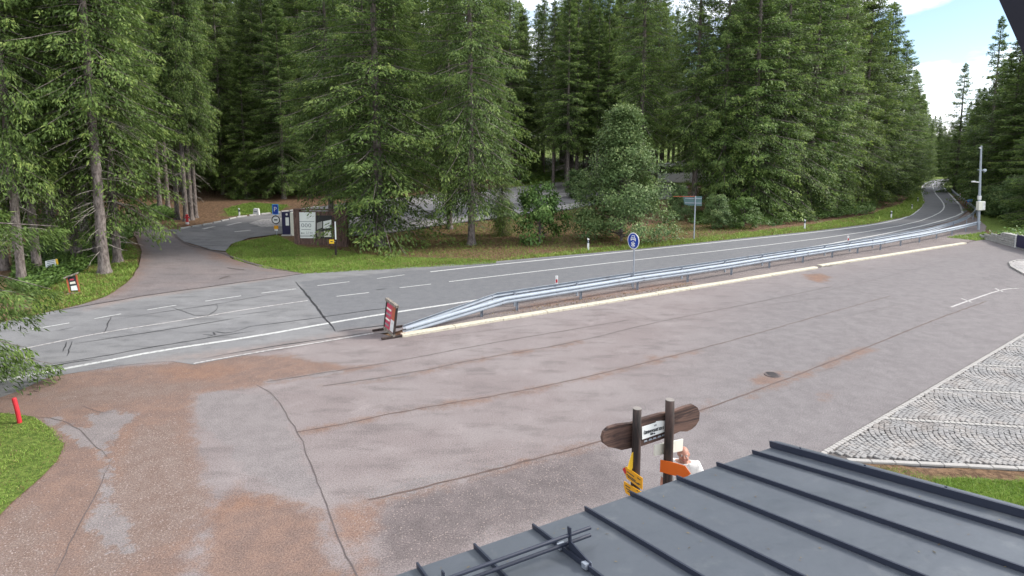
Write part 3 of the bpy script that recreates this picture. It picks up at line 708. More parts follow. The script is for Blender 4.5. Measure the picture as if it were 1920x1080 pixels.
def hpart(nm, bm, mat, parent=None):
    o = link(nm, bm_mesh(bm), mat, parent or house)
    if parent is None: o.data.transform(hinv)
    return o
def eave_u(x, y):
    d = ray(x, y); nn = np.array([nb.x, nb.y]); t = (B3.x * nb.x + B3.y * nb.y) / (d[0] * nb.x + d[1] * nb.y)
    q = d * t; return (Vector((q[0], q[1])) - B3.to_2d()).dot(eb)
seam_px = [(783, 1058), (890, 1025), (1000, 995), (1098, 965), (1183, 933), (1270, 905), (1345, 875), (1412, 850)]
us = []
for x, y in seam_px:                                                        # where each seam meets the eave
    lo, hi = -12, 1
    for _ in range(50):
        m = (lo + hi) / 2
        if project(B3 + E3 * m)[0] < x: lo = m
        else: hi = m
    us.append(lo)
step0 = (us[-1] - us[0]) / (len(us) - 1)
us = [us[0] - step0 * k for k in range(7, 0, -1)] + us
def rp(u, s, h): return B3 + E3 * u + UP * s + NR * h
def roof_slab(u0, u1, s0, s1, h0, h1):
    bm = bmesh.new()
    n = max(1, int((s1 - s0) / 0.5)); rings = []
    for k in range(n + 1):
        s = s0 + (s1 - s0) * k / n; sag = 0.0
        rings.append([bm.verts.new(rp(u, s, h + sag)) for u, h in ((u0, h0), (u1, h0), (u1, h1), (u0, h1))])
    for a, b in zip(rings, rings[1:]):
        for k in range(4): bm.faces.new((a[k], a[(k + 1) % 4], b[(k + 1) % 4], b[k]))
    bm.faces.new(rings[0]); bm.faces.new(rings[-1])
    return bm
allu = us + [0.0]
for a, b in zip(allu, allu[1:]): hpart('roof_panel', roof_slab(a + 0.004, b - 0.004, 0, SL, -0.03, 0.0), M['roof'])
for u in us:
    o = hpart('standing_seam', roof_slab(u - 0.009, u + 0.009, -0.004, SL, 0.002, 0.045), M['seam'])
hpart('verge_trim', roof_slab(-0.015, 0.075, -0.012, SL, 0.003, 0.055), M['roof'])
hpart('verge_cap', roof_slab(-0.045, -0.018, -0.012, SL, 0.003, 0.075), M['seam'])
hpart('verge_board', roof_slab(0.02, 0.07, 0.0, SL, -0.22, -0.031), M['seam'])
for k in range(5):
    p = rp(0.03, 0.35 + 0.75 * k, 0.056); hpart('screw', tube_bm([p, p + NR * 0.012], 0.011, 6), M['seam'])
hpart('fascia', join_bm(box(1, 1, 1)) if False else prism_bm([(us[0] - 0.2, -0.22), (0.02, -0.22), (0.02, -0.035), (us[0] - 0.2, -0.035)], E3, (0, 0, 1), B3 + UP * 0.06, Vector((nb.x, nb.y, 0)) * 0.03), M['seam'])
wl = us[0] - 0.1
hpart('wall', prism_bm([(wl, -ZE), (-0.35, -ZE), (-0.35, -0.25), (wl, -0.25)], E3, (0, 0, 1), B3 + Vector((nb.x, nb.y, 0)) * 0.5, Vector((nb.x, nb.y, 0)) * (dcam + 1.2)), M['plaster'])
uc = (-B3.to_2d()).dot(eb)
hpart('upper_wall', prism_bm([(uc - 1.1, 0.2), (uc + 1.3, 0.2), (uc + 1.3, 5.4), (uc - 1.1, 5.4)], E3, (0, 0, 1), B3 + Vector((nb.x, nb.y, 0)) * (dcam + 0.35), Vector((nb.x, nb.y, 0)) * 0.3), M['plaster'])
# barge board of the upper roof, just right of the camera
q = [at_y(1846, -60, 2.2), at_y(1873, 0, 2.2), at_y(1920, 105, 2.2), at_y(1990, 262, 2.2)]
ol = [(p.x, p.z) for p in q] + [(q[-1].x + 0.22, q[-1].z + 0.03), (q[0].x + 0.42, q[0].z + 0.03)]
hpart('barge_board', prism_bm(ol, (1, 0, 0), (0, 0, 1), (0, 2.2, 0), (0.05, -3.2, 0.0)), M['seam'])
# snow guard: two tubes on clamped brackets
def roof_from_px(x, y, h):                                                  # photo pixel on the plane h above the roof
    d = Vector(ray(x, y)); o = Vector((0, 0, CAM_H)); p0 = B3 + NR * h
    t = (p0 - o).dot(NR) / d.dot(NR); w = o + d * t - B3
    return w.dot(E3), w.dot(UP)
u1, s1 = roof_from_px(1107, 989, 0.17); u2, s2 = roof_from_px(1107, 1003, 0.085)
for (uu, ss, hh) in ((u1, s1, 0.17), (u2, s2 , 0.085)):
    hpart('snow_guard_tube', tube_bm([rp(us[0], ss, hh), rp(uu, ss, hh)], 0.016, 10), M['seam'])
for u in (us[7 + 2], us[7 + 0], us[7 - 2], us[7 - 4]):
    bo = hpart('snow_guard_bracket', prism_bm([(s1 - 0.03, 0.06), (s1 - 0.02, 0.235), (s1 + 0.03, 0.235), (s2 + 0.06, 0.12), (s2 + 0.28, 0.07), (s2 + 0.34, 0.06), (s2 + 0.34, 0.02), (s1 - 0.1, 0.02), (s1 - 0.1, 0.06)], UP, NR, rp(u + 0.012, 0, 0), E3 * 0.012), M['seam'])
    hpart('seam_clamp', roof_slab(u - 0.03, u + 0.035, s2 + 0.27, s2 + 0.33, 0.012, 0.055), M['galv_dark'])
    hpart('seam_clamp', roof_slab(u - 0.03, u + 0.035, s1 - 0.16, s1 - 0.11, 0.012, 0.055), M['galv_dark'])

# ------------------------------------------------------------------ guardrails
PROF = [(0.0, 0.435), (0.0, 0.455), (0.085, 0.50), (0.085, 0.545), (0.0, 0.585), (0.0, 0.605), (0.085, 0.645), (0.085, 0.69), (0.0, 0.735), (0.0, 0.755)]
def sweep_rail(path, drops, side):
    """W-profile swept along ground points; drops lowers the profile on the ramped end"""
    bm = bmesh.new(); rings = []
    for i, p in enumerate(path):
        t = (path[min(i + 1, len(path) - 1)] - path[max(i - 1, 0)]).normalized(); nn = Vector((t.y, -t.x)) * side
        ring = [bm.verts.new((p.x + nn.x * d, p.y + nn.y * d, z - drops[i])) for d, z in PROF]
        ring += [bm.verts.new((p.x + nn.x * (d - 0.006), p.y + nn.y * (d - 0.006), z - drops[i] - 0.001)) for d, z in PROF[::-1]]
        rings.append(ring)
    m = len(rings[0])
    for a, b in zip(rings, rings[1:]):
        for k in range(m): bm.faces.new((a[k], a[(k + 1) % m], b[(k + 1) % m], b[k]))
    bm.faces.new(rings[0]); bm.faces.new(rings[-1])
    return bm
POST_PX = [(970.4, 584.4), (1090, 563.7), (1196.3, 545), (1290.4, 530.4), (1372.6, 516.7), (1443.7, 503.7), (1506.7, 493.3), (1561.5, 484), (1609, 476), (1652, 469.6), (1689.6, 461.9), (1725, 455.5), (1757, 448.5), (1786, 442), (1812, 435.5)]
end_near = G(1836, 429).to_2d()
near_line = [G(x, y).to_2d() for x, y in POST_PX] + [end_near]
a0, a1 = near_line[0], near_line[-1]; rd = (near_line[9] - a0).normalized()
ramp_end = G(760, 626).to_2d()
post_mesh = bm_mesh(join_bm(box(0.012, 0.10, 0.70, (-0.03, 0, 0.33)), box(0.06, 0.010, 0.70, (0, -0.045, 0.33)), box(0.06, 0.010, 0.70, (0, 0.045, 0.33)))); post_mesh.materials.append(M['galv_dark'])
block_mesh = bm_mesh(box(0.10, 0.16, 0.22, (0, 0, 0.60), 0.01)); block_mesh.materials.append(M['galv_dark'])
def guardrail(path, ramp_to, side, label, posts, kink_len):
    root = tag(empty('guardrail', (path[0].x, path[0].y, 0), label, 'guardrail', 'guardrails between lot and road'))
    off = Vector((path[0].x, path[0].y, 0))
    pts = resample(path, 1.0)
    dr = [0.0] * len(pts)
    if ramp_to is not None:
        rpts = resample([ramp_to, path[0]], 0.5); L_ = (path[0] - ramp_to).length
        rdrop = [0.46 * (1 - ((q - ramp_to).length / L_)) for q in rpts]
        pts = rpts[:-1] + pts; dr = rdrop[:-1] + dr
    pieces = []; i0 = 0
    while i0 < len(pts) - 1:                                                 # beams of about 4 m, overlapping at the splice
        i1 = min(i0 + (8 if dr[i0] > 0 else 4), len(pts) - 1)
        if len(pts) - 1 - i1 < 2: i1 = len(pts) - 1
        bo = link('beam', bm_mesh(sweep_rail([p for p in pts[i0:i1 + 1]], dr[i0:i1 + 1], side)), M['galv'], root)
        bo.data.transform(Matrix.Translation(-off))
        t = (pts[i1] - pts[i0]).normalized(); nn = Vector((t.y, -t.x)) * side
        for zz in (0.525, 0.665):
            c = Vector((pts[i0].x + t.x * 0.3 + nn.x * 0.086, pts[i0].y + t.y * 0.3 + nn.y * 0.086, zz - dr[i0])) - off
            link('splice_bolt', bm_mesh(tube_bm([c, c + Vector((nn.x, nn.y, 0)) * 0.02], 0.022, 6)), M['crack'], bo)
        i0 = i1
    for p, dz in posts:
        pp = Vector((p.x, p.y, -dz)); k = min(range(len(path)), key=lambda j: (path[j] - p).length)
        t = (path[min(k + 1, len(path) - 1)] - path[max(k - 1, 0)]).normalized(); nn = Vector((t.y, -t.x)) * side
        o = link('post', post_mesh, None, root, pp - off - Vector((nn.x, nn.y, 0)) * 0.05); o.rotation_euler = (0, 0, math.atan2(nn.y, nn.x))
    return root
ramp_post = G(904.4, 596).to_2d()
kink = a0 - rd * 0.6
guardrail([kink] + near_line, ramp_end, 1, 'near steel guardrail facing the lot, running straight to the mast', [(p, 0) for p in near_line[:-1]] + [(ramp_post, 0.12)], 6)
OFF = Vector((-N_DIR.x, -N_DIR.y)) * 0.80
far_px = [(1720, 431.5), (1750, 426), (1787, 415.5), (1812, 406), (1824, 399), (1831, 392), (1828, 387), (1812, 375.5), (1794, 362.5), (1784, 353)]
far_line = [kink + OFF] + [p + OFF for p in near_line[:9]] + [G(x, y, 0.74).to_2d() for x, y in far_px]
far_s = smooth_line(far_line, 1)
far_posts = [(p, 0) for p in resample(far_line[12:], 3.2)] + [(p + OFF + rd * 0.3, 0) for p in near_line[:10]]
guardrail(far_s, ramp_end + OFF * 0.25, -1, 'far steel guardrail facing the road, curving away with it behind the mast', far_posts, 6)

def at_rail(x, dz=0.75):                                                    # point on the far rail under photo column x
    return min((p for p in resample(far_s, 0.1)), key=lambda p: abs(project((p.x, p.y, dz))[0] - x))
def rail_marker(x, label, hh=0.42):
    p = at_rail(x); r = tag(empty('rail_marker', (p.x, p.y, 0.72), label, 'delineator', 'markers on the guardrail'), None)
    link('marker_post', bm_mesh(box(0.12, 0.04, hh, (0, 0, hh / 2), 0.01)), M['white'], r)
    link('reflector', bm_mesh(box(0.085, 0.012, 0.16, (0, -0.027, hh * 0.42), 0.004)), M['red'], r)
    link('foot_clip', bm_mesh(box(0.16, 0.07, 0.05, (0, 0, 0.012))), M['galv_dark'], r)
rail_marker(1042, 'red and white marker on the guardrail left of the round blue sign')
rail_marker(1590, 'red and white marker on the guardrail far right of the round blue sign')
for x, lab in ((1818, 'small white marker on the curved rail below the blue panel'), (1800, 'small white marker on the far end of the curved rail')):
    rail_marker(x, lab, 0.36)

# ------------------------------------------------------------------ delineator posts
def delineator(x, y, label, top=None, group='white delineator posts along the road'):
    p = P(x, y); h = px_height(p, top) if top else 1.0
    r = tag(empty('delineator_post', p, label, 'delineator', group)); r.rotation_euler = (0, 0, rng.uniform(-0.3, 0.3))
    bm = prism_bm([(-0.07, -0.1), (0.07, -0.1), (0.07, h * 0.92), (-0.07, h)], (1, 0, 0), (0, 0, 1), (0, -0.035, 0), (0, 0.07, 0))
    bmesh.ops.bevel(bm, geom=bm.edges[:], offset=0.012, segments=1, affect='EDGES')
    link('body', bm_mesh(bm), M['white'], r)
    link('black_band', bm_mesh(box(0.146, 0.078, h * 0.24, (0, 0, h * 0.72))), M['black'], r)
    link('reflector', bm_mesh(box(0.05, 0.01, h * 0.16, (0, -0.044, h * 0.72))), M['galv'], r)
delineator(1102.6, 470, 'white delineator post on the verge left of the round blue sign', 446)
delineator(1508.5, 429.6, 'white delineator post on the verge below the tall spruces', 411)
delineator(1670.7, 410, 'white delineator post nearest before the road bend', 395)
delineator(1709.6, 393.7, 'white delineator post on the grass at the road bend', 383)
delineator(1720.7, 379.6, 'farthest white delineator post beside the road bend', 370)
delineator(449, 407.8, 'white delineator post beside the lane to the far parking lot', 390)

# ------------------------------------------------------------------ road signs
def round_sign():
    b = G(1196.3, 545).to_2d() + OFF * 0.45; base = Vector((b.x, b.y, 0))
    r = tag(empty('round_sign', base, 'round blue sign with white car and snowflake on a pole behind the guardrail', 'road sign'))
    nrm = Vector((-E_DIR.x, -E_DIR.y, 0)); tx = Vector((0, 0, 1)).cross(nrm)
    top = px_height(base, 436); bot = px_height(base, 467); cz = (top + bot) / 2; R = (top - bot) / 2
    link('pole', bm_mesh(tube_bm([(0, 0, -0.2), (0, 0, top - 0.06)], 0.035, 10)), M['galv_dark'], r)
    o0 = nrm * 0.05 + Vector((0, 0, cz))
    def disc(rad, a, b_, nm, mat):
        return link(nm, bm_mesh(tube_bm([o0 + nrm * a, o0 + nrm * b_], rad, 28)), mat, r)
    disc(R, 0, 0.02, 'white_rim', M['white']); d = disc(R * 0.90, 0.021, 0.025, 'blue_face', M['blue'])
    def pr(ol, nm, mat, lift=0.026): return link(nm, bm_mesh(prism_bm([(x * R, y * R) for x, y in ol], tx, (0, 0, 1), o0 + nrm * lift, nrm * 0.004)), mat, r)
    pr([(-0.44, 0.02), (-0.44, 0.34), (-0.32, 0.40), (-0.24, 0.68), (0.24, 0.68), (0.32, 0.40), (0.44, 0.34), (0.44, 0.02), (0.28, 0.02), (0.28, 0.12), (-0.28, 0.12), (-0.28, 0.02)], 'car_symbol', M['white'])
    pr([(-0.22, 0.42), (-0.17, 0.60), (0.17, 0.60), (0.22, 0.42)], 'symbol_window', M['blue'], 0.031)
    pr([(-0.30, 0.24), (-0.30, 0.31), (0.30, 0.31), (0.30, 0.24)], 'symbol_grille', M['blue'], 0.031)
    bms = []
    for k in range(3):
        c, s = math.cos(k * math.pi / 3 + math.pi / 6), math.sin(k * math.pi / 3 + math.pi / 6)
        ol = [(-0.36, -0.05), (0.36, -0.05), (0.36, 0.05), (-0.36, 0.05)]
        bms.append(prism_bm([((x * c - y * s) * R, (-0.42 + x * s + y * c) * R) for x, y in ol], tx, (0, 0, 1), o0 + nrm * (0.026 + 0.0012 * k), nrm * 0.004))
        for sg in (-1, 1):
            for q in (-0.6, 0.6):
                c2, s2 = math.cos(k * math.pi / 3 + math.pi / 6 + q), math.sin(k * math.pi / 3 + math.pi / 6 + q)
                cx0, cy0 = sg * 0.20 * c, sg * 0.20 * s
                bms.append(prism_bm([((cx0 + sg * x * c2 - y * s2) * R, (-0.42 + cy0 + sg * x * s2 + y * c2) * R) for x, y in [(0, -0.03), (0.16, -0.03), (0.16, 0.03), (0, 0.03)]], tx, (0, 0, 1), o0 + nrm * 0.0265, nrm * 0.003))
    link('snowflake_symbol', bm_mesh(join_bm(*bms)), M['white'], r)
    for zz in (cz - R * 0.5, cz + R * 0.5): link('clamp', bm_mesh(box(0.11, 0.11, 0.05, (0, 0, zz), 0.01)), M['galv_dark'], r)
round_sign()
def text_mesh(s, size, depth=0.004, align='CENTER'):
    cu = bpy.data.curves.new('text', 'FONT'); cu.body = s; cu.size = size; cu.extrude = depth; cu.align_x = align; cu.align_y = 'CENTER'; cu.resolution_u = 2
    o = bpy.data.objects.new('text', cu); COL.objects.link(o)
    dg = bpy.context.evaluated_depsgraph_get(); me = bpy.data.meshes.new_from_object(o.evaluated_get(dg))
    bpy.data.objects.remove(o); me.materials.clear(); return me
def put_text(s, size, mat, parent, origin, dirx, nrm, width=None, nm='lettering'):
    me = text_mesh(s, size); ux = Vector((dirx[0], dirx[1], 0)).normalized()
    if width:
        w = max(v.co.x for v in me.vertices) - min(v.co.x for v in me.vertices)
        me.transform(Matrix.Scale(width / w, 4, (1, 0, 0)))
    rot = Matrix((ux, Vector((0, 0, 1)), Vector(nrm).normalized())).transposed().to_4x4()
    me.transform(Matrix.Translation(Vector(origin)) @ rot)
    return link(nm, me, mat, parent)
def back_sign():
    p = P(1301, 449); r = tag(empty('direction_sign', p, 'grey-green direction sign seen from behind on a slim pole across the road', 'road sign'))
    top = px_height(p, 368); bot = px_height(p, 385)
    link('pole', bm_mesh(tube_bm([(0, 0, -0.2), (0, 0, top)], 0.05, 8)), M['galv'], r)
    dx = Vector((0.93, -0.36, 0)); nn = Vector((0.36, 0.93, 0))
    link('panel', bm_mesh(prism_bm([(-0.85, bot + 0.06), (-0.5, bot - 0.03), (0.5, bot - 0.03), (0.5, top), (-0.95, top)], dx, (0, 0, 1), nn * 0.06, nn * 0.03)), M['teal'], r)
    for k in (0.25, 0.75): link('mounting_rail', bm_mesh(prism_bm([(-0.8, -0.03), (0.48, -0.03), (0.48, 0.03), (-0.8, 0.03)], dx, (0, 0, 1), Vector((0, 0, bot + (top - bot) * k)) + nn * 0.05, nn * -0.05)), M['galv_dark'], r)
    q = r.location + Vector((-0.3, 0.2, 0))
    link('brace', bm_mesh(tube_bm([(0, 0, top - 0.02), (-1.6, 0.6, top - 0.06)], 0.03, 6)), M['rust'], r)
back_sign()
def parking_signs():
    p = P(519, 441); r = tag(empty('parking_sign', p, 'blue parking sign above a small round sign on one pole at the lane', 'road sign'))
    Z = lambda y: px_height(p, y)
    link('pole', bm_mesh(tube_bm([(0, 0, -0.2), (0, 0, Z(383))], 0.03, 8)), M['galv_dark'], r)
    u = 0.92 / 25 * 25 / (F_PX / p.y)
    w = 11.5 * p.y / F_PX
    pl = link('blue_panel', bm_mesh(prism_bm([(-w / 2, Z(402)), (w / 2, Z(402)), (w / 2, Z(383)), (-w / 2, Z(383))], (1, 0, 0), (0, 0, 1), (0, -0.04, 0), (0, -0.02, 0))), M['lightblue'], r)
    link('panel_face', bm_mesh(prism_bm([(-w * .42, Z(401)), (w * .42, Z(401)), (w * .42, Z(384)), (-w * .42, Z(384))], (1, 0, 0), (0, 0, 1), (0, -0.062, 0), (0, -0.004, 0))), M['blue'], r)
    put_text('P', 0.52, M['white'], r, (0, -0.072, (Z(402) + Z(383)) / 2), (1, 0), (0, -1, 0))
    zc, R = (Z(404) + Z(420)) / 2, (Z(404) - Z(420)) / 2
    link('round_rim', bm_mesh(tube_bm([(0, -0.04, zc), (0, -0.055, zc)], R, 20)), M['black'], r)
    link('round_face', bm_mesh(tube_bm([(0, -0.056, zc), (0, -0.062, zc)], R * 0.78, 20)), M['white'], r)
    link('round_symbol', bm_mesh(box(R * 0.8, 0.006, R * 0.3, (0, -0.067, zc))), M['ink'], r)
    link('lower_plate', bm_mesh(box(0.34, 0.02, 0.28, (0, -0.05, Z(426)))), M['yellow'], r)
    link('lower_plate', bm_mesh(box(0.26, 0.02, 0.14, (0, -0.05, Z(431)))), M['white'], r)
parking_signs()
def kiosk():
    p = P(540, 441); r = tag(empty('parking_machine', p, 'tall navy parking ticket machine beside the information board', 'ticket machine'))
    s = p.y / F_PX; h = px_height(p, 397); w = 15 * s
    link('case', bm_mesh(box(w, 0.45, h + 0.1, (-1 * s, 0, h / 2 - 0.05), 0.03)), M['navy'], r)
    link('side_panel', bm_mesh(box(6 * s, 0.40, h * 0.97 + 0.1, (9.6 * s, 0.05, h * 0.47), 0.01)), M['cream'], r)
    link('display', bm_mesh(box(w * 0.42, 0.02, h * 0.34, (2 * s, -0.235, h * 0.60))), M['paper'], r)
    link('symbol_disc', bm_mesh(tube_bm([(1.5 * s, -0.226, h * 0.90), (1.5 * s, -0.245, h * 0.90)], 0.09, 14)), M['white'], r)
    link('base_plate', bm_mesh(box(w * 1.3, 0.6, 0.12, (0, 0, 0.02), 0.02)), M['stone'], r)
kiosk()
def info_board():
    a, b = P(557, 457), P(648, 462); d = (b - a).to_2d(); W = d.length; d = d.normalized(); nn = Vector((d.y, -d.x, 0)); D = Vector((d.x, d.y, 0))
    r = tag(empty('information_board', a, 'brown shingled information board with white poster and photo panel under spruce branches', 'information board'))
    def hit(x, y): u, z = plane_hit(x, y, a, d); return (u, z - a.z)
    def pr(pix, nm, mat, lift, th): return link(nm, bm_mesh(prism_bm([hit(*q) for q in pix], D, (0, 0, 1), nn * lift, nn * th)), mat, r)
    H = hit(600, 394)[1]
    for x0, x1, lab in ((552, 563, 0), (631, 651, 1)):
        u0, u1 = hit(x0, 450)[0], hit(x1, 450)[0]; n = 15
        for k in range(n):                                                   # rows of shingles up each pillar
            z0 = -0.15 + (H + 0.15) * k / n; z1 = -0.15 + (H + 0.15) * (k + 1) / n
            link('shingle_row', bm_mesh(prism_bm([(u0, z0), (u1, z0), (u1 - 0.01, z1 + 0.02), (u0 + 0.01, z1 + 0.02)], D, (0, 0, 1), nn * (0.02 + 0.006 * (k % 2)), nn * -0.34)), M['brownwood'], r)
    u0, u1 = hit(563, 450)[0], hit(631, 455)[0]
    for k in range(6):
        z0, z1 = -0.12 + 0.13 * k, -0.12 + 0.13 * (k + 1) - 0.012
        link('plank', bm_mesh(prism_bm([(u0 + .005, z0), (u1 - .005, z0), (u1 - .005, z1), (u0 + .005, z1)], D, (0, 0, 1), nn * (-0.06 + 0.008 * (k % 2)), nn * -0.05)), M['brownwood'], r)
    link('back_board', bm_mesh(prism_bm([(u0 + .005, 0.67), (u1 - .005, 0.67), (u1 - .005, H - 0.1), (u0 + .005, H - 0.1)], D, (0, 0, 1), nn * -0.08, nn * -0.05)), M['brownwood'], r)
    link('cap_board', bm_mesh(prism_bm([(-0.15, H), (W + 0.1, H), (W + 0.1, H + 0.06), (-0.15, H + 0.06)], D, (0, 0, 1), nn * 0.08, nn * -0.5)), M['brownwood'], r)
    pr([(560.5, 446.5), (591, 446.5), (591, 398), (557.5, 398)], 'poster', M['paper'], -0.05, 0.03)
    pr([(592.5, 447), (622, 447), (622, 404), (592.5, 404)], 'photo_panel', M['black'], -0.05, 0.03)
    for pix, m in (([(594, 444), (605, 444), (605, 434), (594, 434)], 'greywood'), ([(607, 444.5), (621, 444.5), (621, 433), (607, 433)], 'cream'), ([(594, 431), (604, 427), (604, 415), (594, 418)], 'stone'), ([(606, 429), (621, 427), (621, 412), (606, 415)], 'paper')):
        pr(pix, 'photo', M[m], -0.018, 0.006)
    def ctr(x, y): u, z = hit(x, y); return D * u + Vector((0, 0, z)) + nn * -0.014
    put_text('000', 0.42, M['greyink'], r, ctr(574, 423), d, nn, 0.78)
    put_text('2,5 km', 0.22, M['greyink'], r, ctr(580, 436.5), d, nn, 0.55)
    pr([(563.5, 437.2), (566, 435.2), (566, 436.5), (571, 436.5), (571, 437.8), (566, 437.8), (566, 439.2)], 'arrow', M['greyink'], -0.018, 0.005)
    for y in (415.5, 430.5, 441, 443.2): pr([(561 + (4 if y == 430.5 else 0), y + 0.5), (589 - (6 if y == 430.5 else 0), y + 0.5), (589 - (6 if y == 430.5 else 0), y - 0.5), (561 + (4 if y == 430.5 else 0), y - 0.5)], 'text_line', M['greyink'], -0.018, 0.004)
    # slim post with a yellow plate in front of the board
    p = P(630, 479); q = tag(empty('trail_post', p, 'dark slim wooden post with a small yellow plate before the information board', 'signpost'))
    h = px_height(p, 407)
    link('post', bm_mesh(tube_bm([(0, 0, -0.2), (0, 0, h * 0.5), (-0.08, 0, h)], [0.075, 0.07, 0.06], 8)), M['log'], q)
    s = p.y / F_PX
    link('yellow_plate', bm_mesh(box(9 * s, 0.03, 8 * s, (-6.5 * s, -0.10, px_height(p, 452.5)))), M['yellow_light'], q)
    link('plate_mark', bm_mesh(box(4 * s, 0.01, 1.4 * s, (-6.5 * s, -0.121, px_height(p, 452.5)))), M['ink'], q)
    link('plate_bracket', bm_mesh(box(6 * s, 0.03, 0.05, (-2.5 * s, -0.075, px_height(p, 452.5)))), M['galv_dark'], q)
    link('white_strip', bm_mesh(box(2.4 * s, 0.02, 34 * s, (2.2 * s - 0.03, -0.085, px_height(p, 432)))), M['paper'], q)
info_board()
def white_stone():
    p = P(481, 404); s = p.length / F_PX
    r = tag(empty('marker_stone', p, 'white painted marker stone on the kerb of the lane', 'marker stone'))
    bm = prism_bm([(-6 * s, -0.1), (6 * s, -0.1), (4.6 * s, 12 * s), (-3.6 * s, 12.5 * s)], (1, 0, 0), (0, 0, 1), (0, -0.15, 0), (0, 0.3, 0)); bmesh.ops.bevel(bm, geom=bm.edges[:], offset=0.04, segments=2, affect='EDGES')
    link('stone', bm_mesh(bm), M['white'], r); link('mark', bm_mesh(box(5 * s, 0.01, 2 * s, (0, -0.157, 7 * s))), M['greyink'], r)
white_stone()
def hydrant():
    p = P(351.5, 421); s = p.length / F_PX
    r = tag(empty('fire_hydrant', p, 'small red and white hydrant at the foot of the forest trunks', 'hydrant'))
    h = px_height(p, 402)
    link('barrel', bm_mesh(tube_bm([(0, 0, -0.1), (0, 0, h * 0.3), (0, 0, h * 0.32), (0, 0, h * 0.8), (0, 0, h * 0.95), (0, 0, h)], [0.13, 0.13, 0.10, 0.10, 0.13, 0.05], 10)), M['red'], r)
    link('outlet', bm_mesh(tube_bm([(-0.2, 0, h * 0.7), (0.2, 0, h * 0.7)], 0.06, 8)), M['red'], r)
    link('base_band', bm_mesh(tube_bm([(0, 0, 0.02), (0, 0, h * 0.25)], 0.138, 10)), M['white'], r)
hydrant()
def left_stand():
    p = P(141, 550); r = tag(empty('notice_stand', p, 'small wooden notice stand with slanted roof on the left verge', 'notice stand'))
    s = p.y / F_PX; h = px_height(p, 517)
    D = Vector((0.9, 0.44, 0)); nn = Vector((0.44, -0.9, 0))
    w = 0.19
    for sg in (-1, 1): link('post', bm_mesh(prism_bm([(sg * w - .03, -.2), (sg * w + .03, -.2), (sg * w + .03 - .10, h + 0.09 * sg), (sg * w - .03 - .10, h + 0.09 * sg)], D, (0, 0, 1), nn * 0.0, nn * -0.06)), M['rust'], r)
    link('panel', bm_mesh(prism_bm([(-w + .03, 0.12), (w - .03, 0.12), (w - .13, h - .02), (-w - .06, h - .06)], D, (0, 0, 1), nn * -0.01, nn * -0.03)), M['ink'], r)
    for pix, m in (([(-.14, 0.16), (.12, 0.15), (.08, .40), (-.15, .37)], 'paper'), ([(-.08, .20), (.05, .19), (.06, .27), (-.06, .28)], 'lightblue'), ([(-.17, .47), (.06, .49), (.03, .60), (-.17, .58)], 'cream'), ([(-.18, .66), (.00, .67), (-.02, .74), (-.18, .73)], 'redboard')):
        link('notice', bm_mesh(prism_bm(pix, D, (0, 0, 1), nn * (0.002 if m == 'paper' else -0.006), nn * 0.006)), M[m], r)
    link('roof_board', bm_mesh(prism_bm([(-w - .20, h - .10), (w + .0, h + .10), (w + .0, h + .15), (-w - .20, h - .05)], D, (0, 0, 1), nn * 0.14, nn * -0.30)), M['greywood'], r)
    link('foot_board', bm_mesh(prism_bm([(-w - .1, -.02), (w + .1, -.02), (w + .1, .06), (-w - .1, .06)], D, (0, 0, 1), nn * 0.12, nn * -0.06)), M['greywood'], r)
    p = P(99, 512); r = tag(empty('trail_plaque', p, 'white and yellow plaque on a stake among the left forest plants', 'plaque'))
    h = px_height(p, 494)
    link('stake', bm_mesh(tube_bm([(0, 0, -.2), (0, 0, h + .1)], 0.03, 7)), M['log'], r)
    link('plaque', bm_mesh(prism_bm([(-.28, h - .24), (.30, h - .14), (.26, h + .26), (-.28, h + .16)], D, (0, 0, 1), nn * 0.06, nn * -0.025)), M['paper'], r)
    link('yellow_edge', bm_mesh(prism_bm([(.22, h - .15), (.32, h - .13), (.28, h + .26), (.18, h + .24)], D, (0, 0, 1), nn * 0.068, nn * -0.005)), M['yellow_light'], r)
    for k in range(3): link('text_line', bm_mesh(prism_bm([(-.2, h - .1 + .1 * k), (.14, h - .04 + .1 * k), (.14, h + .0 + .1 * k), (-.2, h - .06 + .1 * k)], D, (0, 0, 1), nn * 0.064, nn * -0.003)), M['greyink'], r)
left_stand()
# red bollard on the near lawn corner
p = G(39, 794); r = tag(empty('bollard', p, 'short red wooden bollard at the corner of the near lawn', 'bollard'))
tp = px_height(p, 746)
link('post', bm_mesh(tube_bm([(0.0, 0, -0.25), (-0.055, 0, tp * .5), (-0.108, 0, tp - .02), (-0.11, 0, tp)], [0.05, 0.05, 0.05, 0.038], 10)), M['red'], r)


